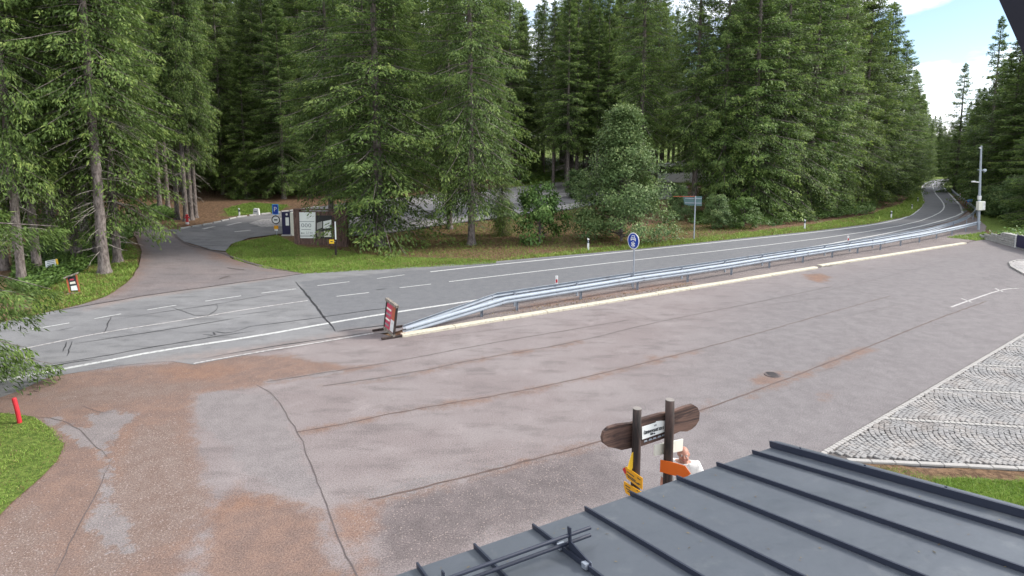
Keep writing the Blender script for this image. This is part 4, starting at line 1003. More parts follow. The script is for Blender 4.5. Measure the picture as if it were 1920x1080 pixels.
# ------------------------------------------------------------------ red banner board at the rail end
def red_board():
    b = G(739, 634); a = b - Vector((N_DIR.x, N_DIR.y, 0)) * 1.5
    r = tag(empty('banner_board', b, 'faded red advertising board in a wooden frame at the ramped rail end', 'sign board'))
    d = (-N_DIR); D = Vector((d.x, d.y, 0)); nn = Vector((-E_DIR.x, -E_DIR.y, 0))
    h = px_height(b, 577); hl = h + 0.05; W = 1.15
    lean = nn * -0.16
    def pr(ol, nm, m, lift, th):
        bm = prism_bm(ol, D, (0, 0, 1), nn * lift, nn * th)
        for v in bm.verts: v.co += lean * (v.co.z / h)
        return link(nm, bm_mesh(bm), M[m], r)
    pr([(0.05, .16), (W, .16), (W, h - .03), (0.05, h - .03)], 'panel', 'redboard', 0, 0.03)
    pr([(0.06, .62), (0.42, .62), (0.42, h - .06), (0.06, h - .06)], 'rusty_sheet', 'rust', 0.031, 0.008)
    pr([(0.06, .18), (0.48, .18), (0.48, .60), (0.06, .60)], 'white_sheet', 'white', 0.031, 0.008)
    for k in range(4):
        z0 = h - .30 - .2 * k
        pr([(.55 + .03 * k, z0), (1.2, z0), (1.2, z0 + .07), (.55 + .03 * k, z0 + .07)], 'painted_line', 'greyink' if k % 2 else 'cream', 0.031, 0.004)
    for u in (0.0, W): pr([(u - .04, -.02), (u + .04, -.02), (u + .04, h), (u - .04, h)], 'frame_post', 'log', -0.012, 0.07)
    pr([(-.07, h - .02), (W + .10, h - .02), (W + .10, h + .09), (-.07, h + .07)], 'top_rail', 'greywood', -0.03, 0.11)
    pr([(-.05, .06), (W + .05, .06), (W + .05, .15), (-.05, .15)], 'bottom_rail', 'greywood', -0.02, 0.09)
    for u in (0.0, W):
        link('foot_beam', bm_mesh(box(1.2, .09, .08, (0, 0, 0), .012, Matrix.Rotation(math.atan2(E_DIR.y, E_DIR.x), 3, 'Z'))), M['log'], r, D * u + Vector((E_DIR.x, E_DIR.y, 0)) * 0.12 + Vector((0, 0, .05)))
    for u in (): link('brace', bm_mesh(tube_bm([D * u + nn * -0.72 + Vector((0, 0, .08)), D * u + lean * .75 + nn * -.01 + Vector((0, 0, h * .72))], .03, 6)), M['log'], r)
red_board()

# ------------------------------------------------------------------ log signpost by the house
def log_sign():
    top2 = at_y(1257, 750, 8.9); top1p = None
    L2 = Vector((top2.x, top2.y, 0)); H2 = top2.z
    lo, hi = 0.2, 1.6
    for _ in range(40):
        m = (lo + hi) / 2; q = L2 - Vector((eb.x, eb.y, 0)) * m
        if project((q.x, q.y, H2))[0] > 1195.5: lo = m
        else: hi = m
    gap = lo; L1 = L2 - Vector((eb.x, eb.y, 0)) * gap; H1 = px_height(L1, 766)
    D = E3.copy(); nn = Vector((nb.x, nb.y, 0))
    r = tag(empty('log_signpost', L1, 'two dark log posts carrying a carved wooden name board before the roof', 'signpost'))
    for off, h, rad in ((Vector((0, 0, 0)), H1, .074), (L2 - L1, H2, .078)):
        pts = [off + Vector((rng.uniform(-.008, .008), rng.uniform(-.008, .008), z)) for z in np.linspace(-.3, h, 9)]
        lg = link('log_post', bm_mesh(tube_bm(pts, [rad * (1.1 - .02 * k) for k in range(9)], 14), 'log', True), M['log'], r)
        link('cut_end', bm_mesh(tube_bm([pts[-1] + Vector((0, 0, .001)), pts[-1] + Vector((0, 0, .008))], rad * .93, 14)), M['logend'], lg)
    bp = L1 - nn * 0.085
    def hit(x, y): u, z = plane_hit(x, y, bp, eb); return (u, z)
    ol = [hit(*q) for q in [(1130, 822), (1133, 811), (1142, 802), (1158, 797), (1185, 794), (1207, 785), (1235, 777), (1262, 772), (1285, 763), (1300, 759), (1308, 764), (1312, 774), (1311, 788), (1305, 798), (1297, 805), (1288, 809), (1275, 809), (1258, 817), (1235, 826), (1205, 836), (1180, 841), (1165, 844), (1156, 841), (1140, 838), (1132, 832)]]
    bd = link('name_board', bm_mesh(prism_bm(ol, D, (0, 0, 1), -nn * 0.085, -nn * 0.06)), M['plank'], r)
    fp = L1 - nn * 0.081
    def pl(pix, nm, mat, lift, th, par=r):
        o2 = [tuple(plane_hit(x, y, L1 - nn * 0.08, eb)) for x, y in pix]
        return link(nm, bm_mesh(prism_bm(o2, D, (0, 0, 1), -nn * (0.084 - lift), nn * th)), M[mat], par)
    pl([(1203.5, 824), (1246, 809), (1248, 789), (1240, 789), (1231, 790), (1229, 792.5), (1215, 797), (1203.5, 800.5)], 'name_plate', 'paper', 0.0, 0.012)
    c = [plane_hit(x, y, L1 - nn * 0.08, eb) for x, y in ((1225.5, 806.5), (1223, 812.5), (1206, 811), (1246, 799))]
    wtxt = (c[3][0] - c[2][0]) * 0.92
    o = lambda q: D * q[0] + Vector((0, 0, q[1])) - nn * 0.068
    put_text('ČERVENOVODSKÉ SEDLO', 0.07, M['ink'], r, o(c[0]), eb, nn, wtxt)
    put_text('820 m', 0.05, M['ink'], r, o(c[1]), eb, nn, wtxt * .24)
    k = plane_hit(1228, 797, L1 - nn * 0.08, eb); put_text('KČT', 0.03, M['greyink'], r, o(k), eb, nn, .05)
    pl([(1247, 808), (1249, 807), (1250, 790), (1247, 790)], 'plate_ornament', 'ink', 0.012, 0.003)
    for kx in (1207, 1216, 1224, 1233, 1241): 
        kz = 829.5 - (kx - 1207) * .33
        pl([(kx, kz), (kx + 7, kz - 2.3), (kx + 5.5, kz - 4.5), (kx + 1.2, kz - 3)], 'carved_leaf', 'galv', 0.0, 0.008)
    # cream panel behind the right log
    pa = [plane_hit(x, y, L2 - nn * 0.085, eb) for x, y in [(1227, 855), (1280, 845.5), (1281, 823.5), (1227.5, 835)]]
    ro = L2 - L1
    link('cream_panel', bm_mesh(prism_bm(pa, D, (0, 0, 1), ro - nn * 0.085, -nn * 0.02)), M['cream'], r)
    # orange arrow on the right log, yellow arrows on the left log
    d3 = Vector((0.877, -0.48)); D3 = Vector((d3.x, d3.y, 0)); n3 = Vector((-.48, -.877, 0))
    ao = L2 + n3 * 0.085
    oa = [plane_hit(x, y, ao, d3) for x, y in [(1237.5, 884), (1238.5, 861.5), (1268, 868), (1285, 873.5), (1295.5, 888), (1284, 896), (1260, 890)]]
    link('orange_arrow', bm_mesh(prism_bm(oa, D3, (0, 0, 1), ro + n3 * 0.085, n3 * 0.012)), M['orange'], r)
    dn = Vector((nb.x, nb.y)); DN = Vector((dn.x, dn.y, 0)); ne = -E3
    yo = L1 + ne * 0.085
    for nm, pix, mt in (('yellow_arrow', [(1170.5, 877), (1175, 874.5), (1205.5, 896.5), (1205, 918), (1176, 897)], 'yellow'), ('yellow_arrow', [(1171, 902), (1203, 922), (1203, 930), (1196, 934), (1184, 931), (1174, 924), (1170.5, 912)], 'yellow')):
        yp = link(nm, bm_mesh(prism_bm([plane_hit(x, y, yo, dn) for x, y in pix], DN, (0, 0, 1), ne * 0.085, ne * 0.012)), M[mt], r)
    for l in ([(1177, 883.5), (1190, 893)], [(1176, 888.5), (1193, 901)], [(1178, 893), (1199, 908)], [(1196, 895), (1202, 899.5)], [(1197, 905), (1202, 908.5)], [(1174, 909), (1183, 914.5)], [(1175, 914.5), (1191, 925)], [(1195, 918.5), (1198, 920.5)], [(1178, 920), (1190, 928)]):
        pix = [(l[0][0], l[0][1] + 1.1), (l[1][0], l[1][1] + 1.1), (l[1][0], l[1][1] - .6), (l[0][0], l[0][1] - .6)]
        link('lettering', bm_mesh(prism_bm([plane_hit(x, y, yo, dn) for x, y in pix], DN, (0, 0, 1), ne * 0.0975, ne * 0.003)), M['ink'], r)
    link('red_tip', bm_mesh(prism_bm([plane_hit(x, y, yo, dn) for x, y in [(1168.5, 879), (1173, 875.5), (1176, 885), (1173.5, 889)]], DN, (0, 0, 1), ne * 0.0985, ne * 0.004)), M['red'], r)
    d4 = Vector((0.62, 0.785)); D4 = Vector((d4.x, d4.y, 0)); n4 = Vector((-.785, .62, 0)) * -1
    z1 = px_height(L1, 868); z0 = px_height(L1, 882)
    pv = L1 + ne * 0.06
    link('yellow_plate', bm_mesh(prism_bm([plane_hit(x, y, pv, eb) for x, y in [(1176, 878), (1183, 882), (1187.5, 872), (1187.5, 846), (1184, 851)]], D, (0, 0, 1), ne * 0.06, nn * 0.012)), M['yellow_light'], r)
    return L2
LOG2 = log_sign()

# ------------------------------------------------------------------ mast with cabinet and sensors, low stone wall
def mast():
    p = G(1834.5, 431); p = Vector((p.x, p.y, 0)); r = tag(empty('sensor_mast', p, 'tall thin grey mast with cabinet and sensor arms at the guardrail end', 'mast')); r.rotation_euler = (0, math.radians(-3.5), 0)
    Z = lambda y: px_height(p, y); s = p.y / F_PX
    link('mast_pole', bm_mesh(tube_bm([(0, 0, -.3), (0, 0, Z(370)), (0.02, 0, Z(273))], [.11, .10, .07], 12)), M['galv'], r)
    link('cabinet', bm_mesh(box(12 * s, .35, Z(377) - Z(393.5), (-.5 * s, -.2, (Z(377) + Z(393.5)) / 2), .02)), M['cream'], r)
    link('cabinet_door', bm_mesh(box(5 * s, .02, Z(378) - Z(392.5), (2.4 * s, -.387, (Z(377) + Z(393.5)) / 2), .004)), M['white'], r)
    link('collar', bm_mesh(tube_bm([(0, 0, Z(374)), (0, 0, Z(367))], .15, 10)), M['white'], r)
    link('sensor_arm', bm_mesh(tube_bm([(.1 * s, 0, Z(341.5)), (-15 * s, 0, Z(340))], .05, 8)), M['white'], r)
    link('sensor_box', bm_mesh(box(7 * s, .22, 2.2 * s, (-12 * s, 0, Z(339.5)), .03)), M['white'], r)
    link('sensor_arm', bm_mesh(tube_bm([(-5 * s, 0, Z(318)), (8 * s, 0, Z(319.5))], .035, 8)), M['galv'], r)
    bm = tube_bm([(6 * s, 0, Z(321.5)), (10 * s, 0, Z(318.5))], [.16, .12], 10); link('camera_head', bm_mesh(bm), M['galv'], r)
    link('top_antenna', bm_mesh(box(4.5 * s, .12, 2.5 * s, (-1 * s, 0, Z(277)), .02)), M['white'], r)
mast()
p = at_rail(1818); bp_ = Vector((p.x, p.y, 0.75)); s = p.y / F_PX
r = tag(empty('rail_board', bp_, 'light blue panel fixed on the curved rail left of the mast', 'panel'))
link('panel', bm_mesh(box(11 * s, .05, 5.5 * s, (0, 0, 3.4 * s), .02)), M['lightblue'], r)
link('panel_stripe', bm_mesh(box(10 * s, .01, .9 * s, (0, -.032, 4.2 * s))), M['white'], r)
link('panel_leg', bm_mesh(box(.08, .05, 1.2 * s, (0, 0, .3 * s))), M['galv_dark'], r)
link('orange_reflector', bm_mesh(box(2.5 * s, .04, 2.4 * s, (-7 * s + .12, 0, 1.2 * s))), M['orange'], r)

def low_wall():
    a, b, c = G(1838, 446), G(1920, 468.5), G(2060, 512)
    r = tag(empty('stone_wall', a, 'low grey dry stone wall holding the grass bank behind the lot', 'wall'))
    ha, hb = .45, .92
    D1 = (b - a).normalized(); N1 = Vector((D1.y, -D1.x, 0)); Lw = (c - a).length
    core = prism_bm([(0, -.1), (Lw, -.1), (Lw, 1.0), (3.4, .78), (0, .30)], D1, (0, 0, 1), (0, 0, 0), -N1 * 0.4)
    link('core', bm_mesh(core), M['joint'], r)
    r2 = random.Random(3); bms = bmesh.new(); vs, fs = [], []
    z = 0.0; row = 0; cnt = 0
    protos = []
    for k in range(6):
        bm = box(1, .10, 1, (0, 0, 0), .0); bmesh.ops.bevel(bm, geom=bm.edges[:], offset=.06, segments=1, affect='EDGES')
        for v in bm.verts: v.co += Vector((r2.uniform(-.05, .05), r2.uniform(-.02, .02), r2.uniform(-.06, .06)))
        m_ = bm_mesh(bm); m_.materials.append(M['stone']); protos.append(m_)
    while z < 1.0:
        hh = r2.uniform(.12, .2); u = -r2.uniform(0, .2)
        while u < Lw:
            w = r2.uniform(.22, .5); um = u + w / 2
            topz = np.interp(um, [0, 3.4, Lw], [.32, .80, 1.02])
            if z + hh * .6 < topz and um > 0.1:
                o = link('stone', r2.choice(protos), None, r, D1 * um + N1 * (.03 + r2.uniform(-.02, .03)) + Vector((0, 0, z + hh / 2)))
                o.scale = (w * .95, 1.0, hh * .92); o.rotation_euler = (0, r2.uniform(-.05, .05), math.atan2(D1.y, D1.x)); cnt += 1
            u += w
        z += hh
    link('coping', bm_mesh(prism_bm([(3.3, .80), (Lw, 1.02), (Lw, 1.10), (3.3, .88)], D1, (0, 0, 1), N1 * .08, -N1 * .5)), M['stone'], r)
    pp = G(1908, 464.5)
    ps = tag(empty('wall_post', Vector((pp.x, pp.y, 0)) + N1 * 0.12, 'short white post standing in front of the low stone wall', 'post'))
    link('post', bm_mesh(box(.16, .1, .95, (0, 0, .47), .02)), M['white'], ps)
    nv = tag(empty('blue_notice_board', Vector((pp.x, pp.y, 0)) + N1 * 0.2 + D1 * .55, 'dark blue panel standing in front of the low stone wall', 'panel'))
    link('panel', bm_mesh(prism_bm([(-.28, .12), (1.3, .12), (1.3, 1.0), (-.28, 1.0)], D1, (0, 0, 1), (0, 0, 0), N1 * .04)), M['navy'], nv)
    for q in (-.2, 1.2): link('leg', bm_mesh(prism_bm([(q - .03, -.05), (q + .03, -.05), (q + .03, .12), (q - .03, .12)], D1, (0, 0, 1), (0, 0, 0), N1 * .04)), M['galv_dark'], nv)
    q = [a + D1 * 0.2, b, c]
    bank = [(a - D1 * 1.5 + -N1 * 3).to_2d()] + [(v - N1 * .25).to_2d() for v in q] + [(c - N1 * 30).to_2d(), (a - N1 * 30 + D1 * 2).to_2d()]
    def zf(x, y):
        al = (x - a.x) * D1.x + (y - a.y) * D1.y; dd = -((x - a.x) * N1.x + (y - a.y) * N1.y)
        return np.interp(al, [-2, 0, 3.4, Lw], [0.0, .25, .78, 1.0]) + np.clip(dd, 0, 8) * .02 * np.clip(al / 3, 0, 1)
    o = sheet('grass_bank', [tuple(v) for v in bank], M['ground'], 0.0, 0.8, 0.0, zfun=zf)
    o.data.attributes.new('green', 'FLOAT', 'POINT').data.foreach_set('value', [2.0] * len(o.data.vertices))
    return zf, [tuple(v) for v in bank]
bank_z, BANK = low_wall()

# ------------------------------------------------------------------ white bus on the far parking lot, half hidden by the bushes
def bus():
    h = 3.8; p = min((P(1276, 346 + k) for k in range(34)), key=lambda q: abs(px_height(q, 305) - h))
    r = tag(empty('parked_bus', p + Vector((0, 0, .06)), 'white bus parked on the far lot behind the bushes', 'bus')); r.rotation_euler = (0, 0, .12)
    Lb, Wd = 118 * p.y / F_PX, 2.5
    body = prism_bm([(-Lb / 2, .35), (Lb / 2, .35), (Lb / 2, h - .35), (Lb / 2 - .25, h - .06), (-Lb / 2 + .2, h), (-Lb / 2, h - .3)], (1, 0, 0), (0, 0, 1), (0, -Wd / 2, 0), (0, Wd, 0))
    bmesh.ops.bevel(body, geom=body.edges[:], offset=.12, segments=2, affect='EDGES'); link('body', bm_mesh(body), M['carwhite'], r)
    n = 6
    for sd in (-1, 1):
        for k in range(n):
            w = (Lb - 1.0) / n; link('window', bm_mesh(box(w - .06, .03, h * .30, (-Lb / 2 + .5 + w * (k + .5), sd * (Wd / 2 + .008), h * .70), .01)), M['glass'], r)
    link('windscreen', bm_mesh(box(.04, Wd * .86, h * .4, (Lb / 2 + .01, 0, h * .66), .015)), M['glass'], r)
    link('roof_unit', bm_mesh(box(Lb * .4, Wd * .6, .22, (Lb * .15, 0, h + .10), .06)), M['carwhite'], r)
    for sx in (-Lb * .32, Lb * .32):
        for sd in (-1, 1):
            w = link('wheel', bm_mesh(tube_bm([(sx, sd * (Wd / 2 - .28), .46), (sx, sd * (Wd / 2 + .01), .46)], .46, 18)), M['rubber'], r)
            link('rim', bm_mesh(tube_bm([(sx, sd * (Wd / 2 + .011), .46), (sx, sd * (Wd / 2 + .03), .46)], .26, 14)), M['galv'], w)
    for sd in (-1, 1): link('headlight', bm_mesh(box(.05, .32, .18, (Lb / 2 + .01, sd * .9, .75), .02)), M['white'], r)
bus()
# ------------------------------------------------------------------ the man beside the signpost
def skin_mesh(nodes, edges, root, sub=2):
    """nodes: name -> (x, y, z, rx, ry); returns evaluated Skin + Subdivision mesh"""
    names = list(nodes); ix = {n: i for i, n in enumerate(names)}
    me = bpy.data.meshes.new('skin'); me.from_pydata([nodes[n][:3] for n in names], [(ix[a], ix[b]) for a, b in edges], []); me.update()
    o = bpy.data.objects.new('skin', me); COL.objects.link(o)
    o.modifiers.new('skin', 'SKIN'); s = o.modifiers.new('sub', 'SUBSURF'); s.levels = s.render_levels = sub
    for n in names:
        d = me.skin_vertices[0].data[ix[n]]; d.radius = nodes[n][3:5]; d.use_root = (n == root)
    dg = bpy.context.evaluated_depsgraph_get(); out = bpy.data.meshes.new_from_object(o.evaluated_get(dg))
    bpy.data.objects.remove(o); return out
def remeshed(meshes, voxel, smooth_it=3):
    bm = bmesh.new()
    for m in meshes: bm.from_mesh(m)
    me = bpy.data.meshes.new('join'); bm.to_mesh(me); bm.free()
    o = bpy.data.objects.new('join', me); COL.objects.link(o)
    r = o.modifiers.new('r', 'REMESH'); r.mode = 'VOXEL'; r.voxel_size = voxel; r.use_smooth_shade = True
    s = o.modifiers.new('s', 'SMOOTH'); s.factor = 0.5; s.iterations = smooth_it
    dg = bpy.context.evaluated_depsgraph_get(); out = bpy.data.meshes.new_from_object(o.evaluated_get(dg))
    bpy.data.objects.remove(o); out.materials.clear()
    out.polygons.foreach_set('use_smooth', [True] * len(out.polygons)); return out
def ball(c, r, seg=24):
    bm = bmesh.new(); bmesh.ops.create_uvsphere(bm, u_segments=seg, v_segments=seg // 2 + 2, radius=1)
    for v in bm.verts: v.co = Vector((c[0] + v.co.x * r[0], c[1] + v.co.y * r[1], c[2] + v.co.z * r[2]))
    me = bpy.data.meshes.new('ball'); bm.to_mesh(me); bm.free(); return me
def person():
    # metres, standing, facing -Y (towards the camera)
    t = (CAM_H - 1.90) / -ray(1282, 832)[2]; d = ray(1282, 832)
    loc = Vector((d[0] * t, d[1] * t, 0)); K = 1.90 / 1.78
    r = tag(empty('person', loc, 'heavy-set person in a white short-sleeved shirt standing behind the log signpost', 'person'))
    r.scale = (K * 1.08, K * 1.08, K); r.rotation_euler = (0, 0, math.radians(-12))
    nodes = {'pelvis': (0, .01, .96, .17, .13), 'belly': (0, -.03, 1.12, .185, .17), 'chest': (0, -.005, 1.31, .18, .135), 'neckb': (0, .01, 1.46, .085, .075), 'neck': (0, -.005, 1.51, .068, .07), 'skull': (0, -.02, 1.57, .065, .068)}
    edges = [('pelvis', 'belly'), ('belly', 'chest'), ('chest', 'neckb'), ('neckb', 'neck'), ('neck', 'skull')]
    for s, n in ((-1, 'l'), (1, 'r')):
        nodes.update({n + 'sho': (s * .19, .01, 1.42, .068, .068), n + 'upa': (s * .245, .015, 1.28, .058, .056), n + 'elb': (s * .275, .03, 1.10, .046, .046), n + 'for': (s * .285, -.02, .98, .043, .043), n + 'wri': (s * .285, -.07, .86, .030, .030), n + 'pal': (s * .285, -.085, .80, .038, .022),
                      n + 'hip': (s * .095, .01, .88, .10, .11), n + 'thi': (s * .105, -.005, .68, .085, .09), n + 'kne': (s * .11, -.005, .48, .060, .062), n + 'cal': (s * .115, .02, .32, .056, .06), n + 'ank': (s * .115, .02, .10, .040, .042), n + 'toe': (s * .13, -.14, .045, .042, .035)})
        edges += [('chest', n + 'sho'), (n + 'sho', n + 'upa'), (n + 'upa', n + 'elb'), (n + 'elb', n + 'for'), (n + 'for', n + 'wri'), (n + 'wri', n + 'pal'), ('pelvis', n + 'hip'), (n + 'hip', n + 'thi'), (n + 'thi', n + 'kne'), (n + 'kne', n + 'cal'), (n + 'cal', n + 'ank'), (n + 'ank', n + 'toe')]
    parts = [skin_mesh(nodes, edges, 'pelvis')]
    for s in (-1, 1):                                                        # five fingers, unequal and slightly curled
        for k, (dx, ln) in enumerate(((-.026, .075), (-.009, .085), (.009, .08), (.026, .062))):
            x0 = s * .285; y0 = -.09 + dx
            fn = {'a': (x0, y0 + .004, .79, .0095, .0095), 'b': (x0 - s * .004, y0 - .004, .79 - ln * .5, .009, .009), 'c': (x0 - s * .018, y0 - .006, .79 - ln * .85, .0085, .0085), 'd': (x0 - s * .034, y0 - .004, .79 - ln, .0075, .0075)}
            parts.append(skin_mesh(fn, [('a', 'b'), ('b', 'c'), ('c', 'd')], 'a', 1))
        th = {'a': (s * .275, -.115, .815, .011, .011), 'b': (s * .262, -.135, .785, .010, .010), 'c': (s * .252, -.138, .755, .008, .008)}
        parts.append(skin_mesh(th, [('a', 'b'), ('b', 'c')], 'a', 1))
    hc = (0, -.03, 1.630)
    parts += [ball(hc, (.077, .096, .112)), ball((0, -.055, 1.570), (.062, .066, .062)), ball((0, -.112, 1.547), (.028, .02, .02)), ball((0, -.13, 1.617), (.015, .022, .028)), ball((0, -.142, 1.605), (.019, .017, .014)),
              ball((.042, -.105, 1.590), (.028, .022, .028)), ball((-.042, -.105, 1.590), (.028, .022, .028)), ball((0, -.12, 1.577), (.026, .014, .008)), ball((0, -.118, 1.565), (.024, .014, .009)),
              ball((.034, -.105, 1.657), (.026, .018, .010)), ball((-.034, -.105, 1.657), (.026, .018, .010)), ball((0, -.05, 1.540), (.055, .05, .035))]
    for s in (-1, 1): parts.append(ball((s * .080, -.015, 1.615), (.012, .022, .034)))
    body = link('body', remeshed(parts, .0085, 3), M['skin'], r)
    for s in (-1, 1):
        e = link('eye', ball((s * .031, -.113, 1.633), (.013, .010, .008), 12), M['white'], body)
        link('pupil', ball((s * .031, -.1215, 1.632), (.0055, .004, .0055), 10), M['ink'], body)
        link('eyebrow', bm_mesh(box(.036, .012, .008, (s * .033, -.121, 1.655), .003)), M['hair'], body)
    link('mouth', bm_mesh(box(.042, .006, .005, (0, -.131, 1.571), .002)), M['redboard'], body)
    # thin grey hair: back and sides of the head
    bm = bmesh.new(); bmesh.ops.create_uvsphere(bm, u_segments=28, v_segments=18, radius=1)
    bmesh.ops.delete(bm, geom=[v for v in bm.verts if (v.co.y < -.15 + .75 * max(0, v.co.z)) or v.co.z < -.55], context='VERTS')
    for v in bm.verts: v.co = Vector((hc[0] + v.co.x * .083, hc[1] + .002 + v.co.y * .102, hc[2] + v.co.z * .116)) * 1.0
    bmesh.ops.solidify(bm, geom=bm.faces[:], thickness=.006); link('hair', bm_mesh(bm, 'hair', True), M['hair'], r)
    # shirt with short sleeves and collar
    sh = {'hem': (0, 0, .86, .205, .165), 'pel': (0, 0, .96, .205, .165), 'belly': (0, -.032, 1.12, .212, .198), 'chest': (0, -.005, 1.31, .205, .162), 'neck': (0, .01, 1.445, .10, .09)}
    se = [('hem', 'pel'), ('pel', 'belly'), ('belly', 'chest'), ('chest', 'neck')]
    for s, n in ((-1, 'l'), (1, 'r')):
        sh.update({n + 's': (s * .20, .01, 1.445, .09, .09), n + 'u': (s * .25, .015, 1.30, .082, .080), n + 'e': (s * .272, .028, 1.15, .080, .078)}); se += [('chest', n + 's'), (n + 's', n + 'u'), (n + 'u', n + 'e')]
    shirt = link('shirt', remeshed([skin_mesh(sh, se, 'belly')], .013, 2), M['shirt'], r)
    for s in (-1, 1): link('collar', bm_mesh(prism_bm([(0, .0), (s * .065, .055), (s * .085, .0), (s * .04, -.055)], (1, 0, 0), (0, .25, .97), (s * .012, -.105, 1.455), (0, -.012, .004))), M['shirt'], shirt)
    for k in range(4): link('button', ball((0, -.175 - .012 * (k < 3), 1.36 - .085 * k), (.006, .005, .006), 8), M['cream'], shirt)
    tr = {'w': (0, .005, 1.0, .18, .145), 'p': (0, .01, .93, .185, .15)}
    te = [('w', 'p')]
    for s, n in ((-1, 'l'), (1, 'r')):
        tr.update({n + 'h': (s * .097, .01, .86, .115, .125), n + 't': (s * .107, -.003, .68, .10, .105), n + 'k': (s * .112, 0, .48, .082, .085), n + 'c': (s * .116, .015, .30, .078, .08), n + 'a': (s * .117, .015, .08, .072, .075)})
        te += [('p', n + 'h'), (n + 'h', n + 't'), (n + 't', n + 'k'), (n + 'k', n + 'c'), (n + 'c', n + 'a')]
    link('trousers', remeshed([skin_mesh(tr, te, 'p')], .014, 2), M['trousers'], r)
    for s in (-1, 1):
        bm = box(.10, .29, .085, (s * .125, -.06, .043), .03); link('shoe', bm_mesh(bm, 'shoe', True), M['shoe'], r)
person()
# ------------------------------------------------------------------ vegetation
def kites(name, base, dirs, side, length, width, tint, mat, bend=None):
    """many leaf-sized faces as one mesh: base point, two shoulders and a tip each"""
    n = len(base); V = np.empty((n, 4, 3), np.float32)
    mid = base + dirs * (length * 0.45)[:, None]
    V[:, 0] = base; V[:, 1] = mid + side * (width * .5)[:, None]; V[:, 2] = base + dirs * length[:, None]; V[:, 3] = mid - side * (width * .5)[:, None]
    if bend is not None: V[:, 2] += bend
    me = bpy.data.meshes.new(name); me.vertices.add(4 * n); me.loops.add(4 * n); me.polygons.add(n)
    me.vertices.foreach_set('co', V.ravel()); me.loops.foreach_set('vertex_index', np.arange(4 * n, dtype=np.int32))
    me.polygons.foreach_set('loop_start', np.arange(0, 4 * n, 4, dtype=np.int32))
    me.update(calc_edges=True)
    me.attributes.new('tint', 'FLOAT', 'POINT').data.foreach_set('value', np.repeat(np.clip(tint, 0, 1), 4).astype(np.float32))
    me.materials.append(mat); return me
def unit(v): return v / (np.linalg.norm(v, axis=1, keepdims=True) + 1e-9)
DK = .84
